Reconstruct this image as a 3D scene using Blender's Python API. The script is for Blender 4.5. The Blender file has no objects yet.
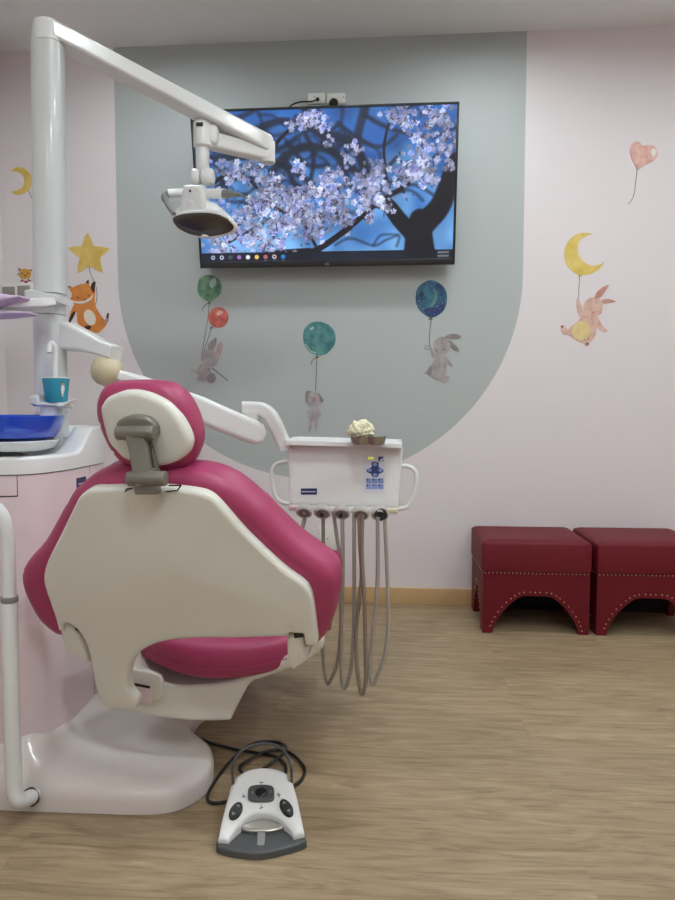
import bpy, bmesh, math, random
import numpy as np
from mathutils import Vector, Matrix
from mathutils.geometry import delaunay_2d_cdt
random.seed(7); rng = np.random.default_rng(5)
C = bpy.context.scene.collection
PI = math.pi
# ------------------------------------------------------------------ camera model (real place, metres; back wall is the plane y = D)
f = 676.0; H = .963; D = 3.29; YAW = math.radians(4.196); PIT = math.radians(-3.558)
CF = Vector((-math.sin(YAW)*math.cos(PIT), math.cos(YAW)*math.cos(PIT), math.sin(PIT)))
CR = Vector((math.cos(YAW), math.sin(YAW), 0)); CU = CR.cross(CF); CAM = Vector((0, 0, H))
def ray(px, py): return CF + CR*((px-337.5)/f) - CU*((py-450)/f)
def at(px, py, Y):
    d = ray(px, py); return CAM + d*(Y/d.y)
def onz(px, py, Z):
    d = ray(px, py); return CAM + d*((Z-H)/d.z)
class Frame:
    def __init__(s, o, u, v):
        s.o = Vector(o); s.u = Vector(u).normalized(); v = Vector(v); s.n = s.u.cross(v).normalized(); s.v = s.n.cross(s.u)
    def P(s, a, b, w=0): return s.o + s.u*a + s.v*b + s.n*w
    def px(s, x, y):
        d = ray(x, y); t = (s.o-CAM).dot(s.n)/d.dot(s.n); p = CAM + d*t - s.o
        return (p.dot(s.u), p.dot(s.v))
    def pxs(s, L): return [s.px(*q) for q in L]
# ------------------------------------------------------------------ materials
def lin(c): return tuple((v/255/12.92 if v/255 <= .04045 else ((v/255+.055)/1.055)**2.4) for v in c)
MATS = {}
def mat(name, c, rough=.5, metal=0, var=.04, scale=8, bump=0, bscale=200, coat=0, spec=.5, trans=0, emis=0, alpha=1):
    if name in MATS: return MATS[name]
    m = bpy.data.materials.new(name); m.use_nodes = True; nt = m.node_tree; b = nt.nodes['Principled BSDF']
    L = nt.links.new; N = nt.nodes.new
    tc = N('ShaderNodeTexCoord'); nz = N('ShaderNodeTexNoise'); nz.inputs['Scale'].default_value = scale; nz.inputs['Detail'].default_value = 4
    L(tc.outputs['Object'], nz.inputs['Vector'])
    mx = N('ShaderNodeMix'); mx.data_type = 'RGBA'; l = lin(c)
    mx.inputs[6].default_value = (*[max(0, v*(1-var*2)) for v in l], 1); mx.inputs[7].default_value = (*[min(1, v*(1+var*2)) for v in l], 1)
    L(nz.outputs[0], mx.inputs[0]); L(mx.outputs[2], b.inputs['Base Color'])
    b.inputs['Roughness'].default_value = rough; b.inputs['Metallic'].default_value = metal
    b.inputs['Coat Weight'].default_value = coat; b.inputs['Coat Roughness'].default_value = .08
    b.inputs['Specular IOR Level'].default_value = spec; b.inputs['Transmission Weight'].default_value = trans
    if emis:
        L(mx.outputs[2], b.inputs['Emission Color']); b.inputs['Emission Strength'].default_value = emis
    if bump:
        n2 = N('ShaderNodeTexNoise'); n2.inputs['Scale'].default_value = bscale; L(tc.outputs['Object'], n2.inputs['Vector'])
        bp = N('ShaderNodeBump'); bp.inputs['Strength'].default_value = bump; bp.inputs['Distance'].default_value = .002
        L(n2.outputs[0], bp.inputs['Height']); L(bp.outputs[0], b.inputs['Normal'])
    MATS[name] = m; return m
white = mat('white_lacquer', (225, 226, 225), .28, coat=.35, var=.01)
shellm = mat('ivory_shell', (221, 219, 209), .38, var=.012, coat=.15)
pinkv = mat('pink_vinyl', (166, 57, 98), .42, var=.05, bump=.12, bscale=500)
cabpink = mat('blush_lacquer', (226, 208, 212), .3, coat=.3, var=.01)
greym = mat('grey_metal', (128, 124, 114), .42, .35, var=.04)
steel = mat('steel', (168, 166, 158), .28, .9, var=.08)
black = mat('black_plastic', (22, 22, 24), .35, var=.05)
darkg = mat('dark_grey_plastic', (74, 76, 78), .5, var=.08, bump=.1)
midg = mat('mid_grey_plastic', (128, 128, 126), .45)
hosem = mat('hose_grey', (160, 150, 140), .45, var=.04)
beige = mat('cream_plastic', (206, 196, 162), .4, coat=.2)
navy = mat('navy_label', (28, 30, 88), .4)
lightmark = mat('label_mark', (200, 205, 225), .5)
redl = mat('red_leather', (102, 6, 23), .55, spec=.35, var=.12, scale=60, bump=.5, bscale=260)
nailm = mat('brass_nail', (190, 165, 130), .3, .8)
bluep = None
# ------------------------------------------------------------------ object helpers
def wloc(p):
    v = Vector((0, 0, 0))
    while p is not None: v += p.location; p = p.parent
    return v
def thing(name, label, cat, loc=(0, 0, 0), group=None):
    o = bpy.data.objects.new(name, None); C.objects.link(o); o.location = loc; o.empty_display_size = .05
    return tag(o, label, cat, group)
def tag(o, label, cat, group=None):
    o['label'] = label; o['category'] = cat
    if group: o['group'] = group
    return o
def mk(name, verts, faces, m, parent=None, smooth=True, angle=40, mi=None, origin=None):
    """one mesh object; vertices are given in world space"""
    me = bpy.data.meshes.new(name); base = wloc(parent) if parent is not None else Vector(origin or (0, 0, 0))
    me.from_pydata([tuple(Vector(v)-base) for v in verts], [], faces)
    for q in (m if isinstance(m, (list, tuple)) else [m]): me.materials.append(q)
    if mi is not None: me.polygons.foreach_set('material_index', mi)
    bm = bmesh.new(); bm.from_mesh(me); bmesh.ops.recalc_face_normals(bm, faces=bm.faces); bm.to_mesh(me); bm.free()
    if smooth: me.shade_smooth(); me.set_sharp_from_angle(angle=math.radians(angle))
    o = bpy.data.objects.new(name, me); C.objects.link(o)
    if parent is not None: o.parent = parent
    else: o.location = base
    return o
def off(fr, w): return Frame(fr.P(0, 0, w), fr.u, fr.v)
def pw(fr, x, y, w): q = off(fr, w); return q.P(*q.px(x, y))
class MB:
    def __init__(s): s.v = []; s.f = []; s.mi = []
    def add(s, v, fc, m=0):
        k = len(s.v); s.v += [Vector(q) for q in v]; s.f += [tuple(i+k for i in q) for q in fc]; s.mi += [m]*len(fc); return s
    def build(s, name, m, parent=None, **k): return mk(name, s.v, s.f, m, parent, mi=s.mi, **k)
def cr(pts, n=6, closed=True):
    """Catmull-Rom through 2D/3D points; repeat a point to make a corner"""
    P = [Vector(p) for p in pts]; out = []; N = len(P)
    rg = range(N) if closed else range(N-1)
    for i in rg:
        p1, p2 = P[i], P[(i+1) % N]
        p0 = P[(i-1) % N] if closed or i > 0 else p1; p3 = P[(i+2) % N] if closed or i+2 < N else p2
        if (p2-p1).length < 1e-9: continue
        t1 = (p2-p0)*.5; t2 = (p3-p1)*.5
        if (p1-p0).length < 1e-9: t1 = Vector((0,)*len(p1)) + (p2-p1)*.3
        if (p3-p2).length < 1e-9: t2 = (p2-p1)*.3
        for k in range(n):
            t = k/n; a = 2*t**3-3*t**2+1; b = t**3-2*t**2+t; c = -2*t**3+3*t**2; d = t**3-t**2
            out.append(p1*a + t1*b + p2*c + t2*d)
    if not closed: out.append(P[-1])
    return out
def resample(L, step):
    out = []
    n = len(L)
    for i in range(n):
        a, b = L[i], L[(i+1) % n]; d = (b-a).length; k = max(1, int(round(d/step)))
        for j in range(k): out.append(a+(b-a)*(j/k))
    o2 = [out[0]]
    for p in out[1:]:
        if (p-o2[-1]).length > step*.35: o2.append(p)
    if (o2[-1]-o2[0]).length < step*.35: o2.pop()
    return o2
def dist_inside(P, loop):
    A = np.array([tuple(q) for q in loop]); B = np.roll(A, -1, 0); P = np.asarray(P, float)
    AB = B-A; L2 = (AB**2).sum(1)+1e-18
    t = np.clip(((P[:, None, :]-A[None])*AB[None]).sum(2)/L2, 0, 1)
    d = np.sqrt((((A[None]+t[..., None]*AB[None])-P[:, None, :])**2).sum(2)).min(1)
    y = P[:, 1][:, None]; x = P[:, 0][:, None]
    c = ((A[:, 1] > y) != (B[:, 1] > y)) & (x < (B[:, 0]-A[:, 0])*(y-A[:, 1])/(B[:, 1]-A[:, 1]+1e-18)+A[:, 0])
    return d, (c.sum(1) % 2 == 1)
def solid(fr, outline, hf, wf, hb, wb, thick, step=.012, holes=(), bulge=None, bulgeb=None):
    """solid from an outline in a frame: rounded front (+n) and back; returns verts, faces"""
    loops = [resample([Vector((p[0], p[1])) for p in outline], step)] + [resample([Vector((p[0], p[1])) for p in h], step) for h in holes]
    bpts = [p for L in loops for p in L]; nb = len(bpts)
    A = np.array([tuple(p) for p in loops[0]]); mn, mx = A.min(0), A.max(0)
    W = max(wf, wb, 1e-4)
    cand = []
    for fr_ in (.06, .2, .42, .7, 1.0):
        for L in loops:
            n = len(L)
            for i in range(n):
                t = (L[(i+1) % n]-L[i-1]); t.normalize(); nn = Vector((-t.y, t.x))
                for sg in (1, -1):
                    q = L[i]+nn*sg*W*fr_; cand.append((q.x, q.y, W*fr_))
    cand = np.array(cand)
    dd = None
    def dist(P):
        d = None; ins = None
        for k, L in enumerate(loops):
            d_, i_ = dist_inside(P, L); d = d_ if d is None else np.minimum(d, d_); ins = i_ if k == 0 else (ins & ~i_)
        return d, ins
    d, ins = dist(cand[:, :2]); ok = ins & (np.abs(d-cand[:, 2]) < W*.03+1e-5)
    rings = cand[ok][:, :2]
    gx, gy = np.meshgrid(np.arange(mn[0], mx[0], step*1.15), np.arange(mn[1], mx[1], step*1.15)); G = np.stack([gx.ravel(), gy.ravel()], 1)
    d, ins = dist(G); G = G[ins & (d > W+step*.5)]
    # thin out ring points
    P = [tuple(p) for p in bpts]; cell = {}
    def key(p, s): return (int(p[0]//s), int(p[1]//s))
    for p in rings:
        s = max(W*.12, step*.3); k = key(p, s)
        if k in cell: continue
        cell[k] = 1; P.append(tuple(p))
    P += [tuple(p) for p in G]
    e = []; k = 0
    for L in loops:
        n = len(L); e += [(k+i, k+(i+1) % n) for i in range(n)]; k += n
    vs, es, fs, ov, oe, of = delaunay_2d_cdt([Vector(p) for p in P], e, [], 0, 1e-7)
    cen = np.array([tuple(sum((vs[i] for i in t), Vector((0, 0)))/len(t)) for t in fs]); _, ins = dist(cen)
    fs = [t for t, q in zip(fs, ins) if q]
    V = np.array([tuple(v) for v in vs]); d, _ = dist(V); isb = d < 1e-6
    def prof(d, w, h):
        if w <= 0 or h == 0: return np.zeros_like(d)
        q = 1-np.clip(d/w, 0, 1); return h*np.sqrt(np.clip(1-q*q, 0, 1))
    bf = bulge(V[:, 0], V[:, 1], d) if bulge else 0
    bb = bulgeb(V[:, 0], V[:, 1], d) if bulgeb else 0
    zf = thick/2+prof(d, wf, hf)+bf; zb = -thick/2-prof(d, wb, hb)-bb
    verts = [fr.P(V[i, 0], V[i, 1], zf[i]) for i in range(len(V))]; n = len(V)
    verts += [fr.P(V[i, 0], V[i, 1], zb[i]) for i in range(n)]
    faces = [tuple(t) for t in fs] + [tuple(i+n for i in reversed(t)) for t in fs]
    ec = {}
    for t in fs:
        for i in range(len(t)):
            a, b = t[i], t[(i+1) % len(t)]; ec[(min(a, b), max(a, b))] = ec.get((min(a, b), max(a, b)), []) + [(a, b)]
    for k, l in ec.items():
        if len(l) == 1:
            a, b = l[0]; faces.append((b, a, a+n, b+n))
    bm = bmesh.new(); bv = [bm.verts.new(v) for v in verts]
    for t in faces:
        try: bm.faces.new([bv[i] for i in t])
        except ValueError: pass
    bmesh.ops.remove_doubles(bm, verts=bm.verts, dist=2e-5)
    lo = [v for v in bm.verts if not v.link_faces]; bmesh.ops.delete(bm, geom=lo, context='VERTS')
    bm.verts.index_update(); out = [v.co.copy() for v in bm.verts], [tuple(v.index for v in fc.verts) for fc in bm.faces]; bm.free()
    return out
def box(c, s, bev=.004, rot=None, seg=3):
    bm = bmesh.new(); bmesh.ops.create_cube(bm, size=1); bmesh.ops.scale(bm, vec=Vector(s), verts=bm.verts)
    if bev: bmesh.ops.bevel(bm, geom=list(bm.edges), offset=min(bev, min(s)*.49), segments=seg, profile=.5, affect='EDGES')
    M = Matrix.Translation(Vector(c)) @ (rot.to_4x4() if rot is not None else Matrix.Identity(4))
    bm.verts.index_update(); r = [M @ v.co for v in bm.verts], [tuple(v.index for v in fc.verts) for fc in bm.faces]; bm.free(); return r
def sweep(pts, size, up=(0, 0, 1), n=16, e=2.0, closed=False, cap=True, round_end=False):
    """sweep a (super)ellipse along points; size: number, (w,h) or list of them"""
    P = [Vector(p) for p in pts]; N = len(P)
    S = size if isinstance(size, list) else [size]*N
    S = [(s, s) if not isinstance(s, tuple) else s for s in S]
    T = []
    for i in range(N):
        a = P[(i-1) % N] if closed or i > 0 else P[0]; b = P[(i+1) % N] if closed or i < N-1 else P[-1]; T.append((b-a).normalized())
    u = Vector(up); V = []; F = []
    sd = T[0].cross(u)
    if sd.length < .05: sd = T[0].cross(Vector((1, 0, 0)) if abs(T[0].x) < .9 else Vector((0, 1, 0)))
    sd.normalize()
    if e >= 3.4: n = 28
    for i in range(N):
        sd = (sd - T[i]*sd.dot(T[i])).normalized(); uu = sd.cross(T[i])
        if e >= 3.4:       # flat sides with small round corners
            W_, H_ = S[i][0]/2, S[i][1]/2; r = min(W_, H_)*(.55 if e < 4.5 else .34)
            for (qx, qy, a0) in ((1, 1, 0), (-1, 1, 90), (-1, -1, 180), (1, -1, 270)):
                ccx, ccy = qx*(W_-r), qy*(H_-r)
                arc = [(ccx+r*math.cos(math.radians(a0+t)), ccy+r*math.sin(math.radians(a0+t))) for t in (0, 22.5, 45, 67.5, 90)]
                t0 = math.radians(a0); t1 = math.radians(a0+90); g = r*.12
                arc = [(arc[0][0]+math.sin(t0)*g, arc[0][1]-math.cos(t0)*g)]+arc+[(arc[-1][0]-math.sin(t1)*g, arc[-1][1]+math.cos(t1)*g)]
                for x, y in arc: V.append(P[i]+sd*x+uu*y)
            continue
        for k in range(n):
            a = 2*PI*(k+.5)/n; cx, sx = math.cos(a), math.sin(a)
            x = math.copysign(abs(cx)**(2/e), cx)*S[i][0]/2; y = math.copysign(abs(sx)**(2/e), sx)*S[i][1]/2
            V.append(P[i]+sd*x+uu*y)
    for i in range(N if closed else N-1):
        for k in range(n):
            a = i*n+k; b = i*n+(k+1) % n; c = ((i+1) % N)*n+(k+1) % n; d = ((i+1) % N)*n+k; F.append((a, b, c, d))
    if cap and not closed: F.append(tuple(range(n))); F.append(tuple((N-1)*n+k for k in reversed(range(n))))
    return V, F
def tube(pts, r, n=12, k=8, closed=False, smooth=True):
    return sweep(cr(pts, k, closed) if smooth else pts, 2*r, n=n, closed=closed)
def lathe(prof, c, axis=(0, 0, 1), n=32, sx=1, sy=1, xdir=(1, 0, 0)):
    az = Vector(axis).normalized(); ax = Vector(xdir); ax = (ax-az*ax.dot(az))
    if ax.length < 1e-3: ax = Vector((0, 1, 0))-az*az.y
    ax.normalize(); ay = az.cross(ax); c = Vector(c)
    V = []; F = []; m = len(prof)
    for (r, z) in prof:
        for k in range(n):
            a = 2*PI*k/n; V.append(c+ax*(r*sx*math.cos(a))+ay*(r*sy*math.sin(a))+az*z)
    for i in range(m-1):
        for k in range(n): F.append((i*n+k, i*n+(k+1) % n, (i+1)*n+(k+1) % n, (i+1)*n+k))
    if prof[0][0] > 1e-6: F.append(tuple(reversed(range(n))))
    if prof[-1][0] > 1e-6: F.append(tuple((m-1)*n+k for k in range(n)))
    return V, F
def cyl(a, b, r, n=24, bev=.0):
    a, b = Vector(a), Vector(b); L = (b-a).length; bev = bev or min(r, L)*.12
    return lathe([(r-bev, 0), (r-bev*.3, bev*.3), (r, bev), (r, L-bev), (r-bev*.3, L-bev*.3), (r-bev, L)], a, b-a, n)
def ball(c, r, n=20, s=(1, 1, 1)):
    bm = bmesh.new(); bmesh.ops.create_uvsphere(bm, u_segments=n, v_segments=n//2+2, radius=1)
    bm.verts.index_update(); V = [Vector(c)+Vector((v.co.x*r*s[0], v.co.y*r*s[1], v.co.z*r*s[2])) for v in bm.verts]; F = [tuple(v.index for v in q.verts) for q in bm.faces]; bm.free(); return V, F
def flat(fr, outline, w0, w1):
    """thin flat piece (sticker, label) between heights w0 and w1 above the frame plane"""
    n = len(outline); V = [fr.P(p[0], p[1], w1) for p in outline]+[fr.P(p[0], p[1], w0) for p in outline]
    F = [tuple(range(n)), tuple(reversed(range(n, 2*n)))]+[(i, i+n, (i+1) % n+n, (i+1) % n) for i in range(n)]
    return V, F
def rect(fr, x0, y0, x1, y1): return [fr.px(x0, y0), fr.px(x1, y0), fr.px(x1, y1), fr.px(x0, y1)]
def ell(cx, cy, rx, ry, rot=0, n=20):
    c, s = math.cos(math.radians(rot)), math.sin(math.radians(rot))
    return [(cx+rx*math.cos(a)*c-ry*math.sin(a)*s, cy+rx*math.cos(a)*s+ry*math.sin(a)*c) for a in [2*PI*k/n for k in range(n)]]
# ================================================================== THE ROOM
XL, XR, YB, ZC = -1.915, 2.35, -2.4, 2.7
def struct(name, verts, faces, m, **k):
    o = mk(name, verts, faces, m, **k); o['kind'] = 'structure'; return o
# wall paint with the grey arch painted on it
def wall_mat():
    m = bpy.data.materials.new('wall_paint_arch'); m.use_nodes = True; nt = m.node_tree; b = nt.nodes['Principled BSDF']; L = nt.links.new; N = nt.nodes.new
    g = N('ShaderNodeNewGeometry'); sp = N('ShaderNodeSeparateXYZ'); L(g.outputs['Position'], sp.inputs[0])
    def M(op, a, b_=None):
        n = N('ShaderNodeMath'); n.operation = op
        for i, v in enumerate((a, b_)):
            if v is None: continue
            if isinstance(v, (int, float)): n.inputs[i].default_value = v
            else: L(v, n.inputs[i])
        return n.outputs[0]
    dx = M('SUBTRACT', sp.outputs[0], -.345); dz = M('MINIMUM', M('SUBTRACT', sp.outputs[2], 1.595), 0)
    r = M('SQRT', M('ADD', M('MULTIPLY', dx, dx), M('MULTIPLY', dz, dz)))
    k = M('LESS_THAN', r, .981)
    mx = N('ShaderNodeMix'); mx.data_type = 'RGBA'; mx.inputs[6].default_value = (*lin((228, 220, 222)), 1); mx.inputs[7].default_value = (*lin((179, 185, 184)), 1)
    L(k, mx.inputs[0]); L(mx.outputs[2], b.inputs['Base Color']); b.inputs['Roughness'].default_value = .55
    nz = N('ShaderNodeTexNoise'); nz.inputs['Scale'].default_value = 180; bp = N('ShaderNodeBump'); bp.inputs['Strength'].default_value = .06; L(g.outputs['Position'], nz.inputs['Vector'])
    L(nz.outputs[0], bp.inputs['Height']); L(bp.outputs[0], b.inputs['Normal'])
    return m
wallp = mat('wall_paint', (228, 220, 222), .6, var=.006, bump=.05, bscale=180)
ceilm = mat('ceiling_paint', (236, 236, 236), .8, var=.006)
def floor_mat():
    m = bpy.data.materials.new('oak_laminate'); m.use_nodes = True; nt = m.node_tree; b = nt.nodes['Principled BSDF']; L = nt.links.new; N = nt.nodes.new
    tc = N('ShaderNodeNewGeometry')
    br = N('ShaderNodeTexBrick'); br.offset = .37; br.inputs['Scale'].default_value = 1; br.inputs['Brick Width'].default_value = 1.22; br.inputs['Row Height'].default_value = .165
    br.inputs['Mortar Size'].default_value = .0009; br.inputs['Mortar Smooth'].default_value = .3; br.inputs['Bias'].default_value = 0
    br.inputs['Color1'].default_value = (.25, .25, .25, 1); br.inputs['Color2'].default_value = (.75, .75, .75, 1); br.inputs['Mortar'].default_value = (.5, .5, .5, 1)
    mp = N('ShaderNodeMapping'); mp.inputs['Location'].default_value = (.35, .06, 0); L(tc.outputs['Position'], mp.inputs[0]); L(mp.outputs[0], br.inputs['Vector'])
    # grain, shifted per plank
    sc = N('ShaderNodeVectorMath'); sc.operation = 'MULTIPLY'; sc.inputs[1].default_value = (2.6, 22, 1); L(tc.outputs['Position'], sc.inputs[0])
    ad = N('ShaderNodeVectorMath'); ad.operation = 'MULTIPLY_ADD'; ad.inputs[1].default_value = (9, 13, 7); L(br.outputs['Color'], ad.inputs[0]); L(sc.outputs[0], ad.inputs[2])
    n1 = N('ShaderNodeTexNoise'); n1.inputs['Scale'].default_value = 1; n1.inputs['Detail'].default_value = 7; n1.inputs['Roughness'].default_value = .62; n1.inputs['Distortion'].default_value = 2.2; L(ad.outputs[0], n1.inputs['Vector'])
    s2 = N('ShaderNodeVectorMath'); s2.operation = 'MULTIPLY'; s2.inputs[1].default_value = (9, 210, 1); L(tc.outputs['Position'], s2.inputs[0])
    n2 = N('ShaderNodeTexNoise'); n2.inputs['Scale'].default_value = 1; n2.inputs['Detail'].default_value = 5; n2.inputs['Roughness'].default_value = .7; L(s2.outputs[0], n2.inputs['Vector'])
    av = N('ShaderNodeMath'); av.operation = 'MULTIPLY_ADD'; av.inputs[1].default_value = .35; L(n2.outputs[0], av.inputs[0]); 
    a2 = N('ShaderNodeMath'); a2.operation = 'MULTIPLY_ADD'; a2.inputs[1].default_value = .65; a2.inputs[2].default_value = 0; L(n1.outputs[0], a2.inputs[0]); L(a2.outputs[0], av.inputs[2])
    rp = N('ShaderNodeValToRGB'); e = rp.color_ramp.elements; e[0].position = .34; e[0].color = (*lin((128, 106, 78)), 1); e[1].position = .66; e[1].color = (*lin((186, 165, 134)), 1)
    x = rp.color_ramp.elements.new(.5); x.color = (*lin((163, 141, 111)), 1); L(av.outputs[0], rp.inputs[0])
    mo = N('ShaderNodeMix'); mo.data_type = 'RGBA'; L(br.outputs['Fac'], mo.inputs[0]); L(rp.outputs[0], mo.inputs[6]); mo.inputs[7].default_value = (*lin((150, 130, 102)), 1)
    pv = N('ShaderNodeMix'); pv.data_type = 'RGBA'; pv.blend_type = 'MULTIPLY'; pv.inputs[0].default_value = .18; L(mo.outputs[2], pv.inputs[6]); L(br.outputs['Color'], pv.inputs[7])
    L(pv.outputs[2], b.inputs['Base Color']); b.inputs['Roughness'].default_value = .46
    bp = N('ShaderNodeBump'); bp.inputs['Strength'].default_value = .12; bp.inputs['Distance'].default_value = .001; L(av.outputs[0], bp.inputs['Height']); L(bp.outputs[0], b.inputs['Normal'])
    return m
T = .12
def slab(x0, x1, y0, y1, z0, z1): return box(((x0+x1)/2, (y0+y1)/2, (z0+z1)/2), (x1-x0, y1-y0, z1-z0), 0)
struct('floor', *slab(XL-T, XR+T, YB-T, D+T, -T, 0), floor_mat(), smooth=False)
struct('ceiling', *slab(XL-T, XR+T, YB-T, D+T, ZC, ZC+T), ceilm, smooth=False)
struct('wall_back', *slab(XL-T, XR+T, D, D+T, 0, ZC), wall_mat(), smooth=False)
struct('wall_left', *slab(XL-T, XL, YB, D, 0, ZC), wallp, smooth=False)
struct('wall_right', *slab(XR, XR+T, YB, D, 0, ZC), wallp, smooth=False)
struct('wall_front', *slab(XL-T, XR+T, YB-T, YB, 0, ZC), wallp, smooth=False)
def wood_strip():
    m = mat('baseboard_oak', (198, 164, 118), .45, var=.08, scale=14); return m
struct('baseboard_back', *box(((XL+XR)/2, D-.006, .0415), (XR-XL, .012, .083), .002), wood_strip())
struct('baseboard_left', *box((XL+.006, (YB+D)/2, .0415), (.012, D-YB-.03, .083), .002), wood_strip())
struct('baseboard_right', *box((XR-.006, (YB+D)/2, .0415), (.012, D-YB-.03, .083), .002), wood_strip())
# ceiling lamps
LAMPS = [(.42, 2.6, .15, 105), (1.65, 2.3, .16, 80), (-.15, .95, .17, 120), (1.2, 1.1, .25, 62), (-1.0, 2.6, .15, 80), (.4, -.4, .4, 40), (-1.1, -1.2, .4, 22)]
def lamp_mat(k, e):
    m = bpy.data.materials.new('lamp_diffuser'); m.use_nodes = True; b = m.node_tree.nodes['Principled BSDF']
    b.inputs['Base Color'].default_value = (.9, .9, .9, 1); b.inputs['Emission Color'].default_value = (.90, .985, 1, 1); b.inputs['Emission Strength'].default_value = e; return m
WORDS = ['square ceiling lamp close to the television wall, above the right half of the screen', 'square ceiling lamp above the red ottomans', 'square ceiling lamp above the dental chair', 'square ceiling lamp above the bare floor at right', 'square ceiling lamp close to the television wall, above the left half of the screen', 'large square ceiling lamp above the near middle of the room', 'large square ceiling lamp in the near left corner of the room']
for k, (x, y, s, e) in enumerate(LAMPS):
    t = thing('ceiling_lamp', WORDS[k], 'ceiling lamp', (x, y, ZC-.02))
    m = MB()
    for dx, dy, sx, sy in ((0, 1, 1, 0), (0, -1, 1, 0), (1, 0, 0, 1), (-1, 0, 0, 1)):
        m.add(*box((x+dx*(s/2+.01), y+dy*(s/2+.01), ZC-.01), (s+.04 if sx else .02, s+.04 if sy else .02, .02), .003))
    m.build('frame', white, t)
    mk('diffuser', *box((x, y, ZC-.006), (s, s, .008), 0), lamp_mat(k, e), t, smooth=False)
# ================================================================== STICKERS ON THE WALL
WF = Frame((0, D, 0), (1, 0, 0), (0, 0, 1))      # normal = u x v = -y, towards the room
def smat(name, c, c2=None, scale=18):
    if name in MATS: return MATS[name]
    m = bpy.data.materials.new(name); m.use_nodes = True; nt = m.node_tree; b = nt.nodes['Principled BSDF']; N = nt.nodes.new; L = nt.links.new
    tc = N('ShaderNodeTexCoord'); nz = N('ShaderNodeTexNoise'); nz.inputs['Scale'].default_value = scale; nz.inputs['Detail'].default_value = 3; L(tc.outputs['Object'], nz.inputs['Vector'])
    rp = N('ShaderNodeValToRGB'); rp.color_ramp.elements[0].position = .38; rp.color_ramp.elements[0].color = (*lin(c), 1); rp.color_ramp.elements[1].position = .62; rp.color_ramp.elements[1].color = (*lin(c2 or c), 1)
    L(nz.outputs[0], rp.inputs[0]); L(rp.outputs[0], b.inputs['Base Color']); b.inputs['Roughness'].default_value = .5; MATS[name] = m; return m
def sticker(label, parts, cat='wall sticker'):
    """parts: (name, material, layer, [outlines in photo px] , kind) each piece a thin vinyl shape on the wall plane"""
    allp = [q for p in parts for o in p[3] for q in o]; cx = sum(q[0] for q in allp)/len(allp); cy = max(q[1] for q in allp)
    t = thing('wall_sticker', label, cat, at(cx, cy, D))
    last = None
    for (nm, m, lay, outs, *sub) in parts:
        if sub:
            for o in outs: MB().add(*flat(WF, WF.pxs(o), .0002, .00135+.0006*lay)).build(nm, m, last, smooth=False)
            continue
        mb = MB()
        for i_, o in enumerate(outs): mb.add(*flat(WF, WF.pxs(o), .0002, .0010+.0006*lay+.00012*i_))
        last = mb.build(nm, m, t, smooth=False)
    return t
def line(pts, w=.5):
    """thin stroke polygon around a px polyline"""
    P = [Vector(p) for p in cr(pts, 5, False)]; a = []; b = []
    for i, p in enumerate(P):
        d = (P[min(i+1, len(P)-1)]-P[max(i-1, 0)]).normalized(); n = Vector((-d.y, d.x))*w/2; a.append(tuple(p+n)); b.append(tuple(p-n))
    return a+b[::-1]
def sm(pts, n=4): return [tuple(p) for p in cr(pts, n)]
s_yel = smat('sticker_yellow', (214, 178, 84), (228, 200, 118), 12); s_yel2 = smat('sticker_moon', (214, 182, 84), (230, 206, 118), 12)
s_line = smat('sticker_line', (96, 92, 88)); s_or = smat('sticker_orange', (206, 124, 50), (220, 142, 66), 16); s_dk = smat('sticker_dark', (52, 38, 34)); s_cream = smat('sticker_cream', (232, 222, 204))
s_rab = smat('sticker_grey_fur', (152, 142, 144), (174, 164, 164), 20); s_rab2 = smat('sticker_grey_fur_dark', (128, 116, 118), (150, 138, 140), 20)
s_pk = smat('sticker_pink', (168, 140, 142), (186, 160, 160), 20); s_grn = smat('sticker_green', (62, 112, 82), (120, 156, 126), 22); s_red = smat('sticker_red', (176, 80, 70), (206, 116, 100), 24)
s_teal = smat('sticker_teal', (52, 112, 118), (92, 148, 146), 22); s_blue = smat('sticker_blue', (22, 52, 108), (56, 126, 142), 14); s_dnavy = smat('sticker_navy', (24, 44, 92), (36, 60, 120), 30); s_dot = smat('sticker_dot', (190, 205, 215))
s_hi = smat('sticker_highlight', (170, 196, 186)); s_brab = smat('sticker_blush_fur', (206, 164, 148), (222, 188, 172), 30); s_brab2 = smat('sticker_blush_dark', (190, 130, 116), (206, 156, 140), 30)
s_hrt = smat('sticker_heart', (216, 160, 148), (232, 192, 180), 24); s_lgrey = smat('sticker_light_grey', (152, 148, 152), (180, 176, 178), 20)
s_lyel = smat('sticker_pale_yellow', (220, 196, 130), (226, 206, 150), 30); s_wht = smat('sticker_white', (235, 232, 226))
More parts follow.
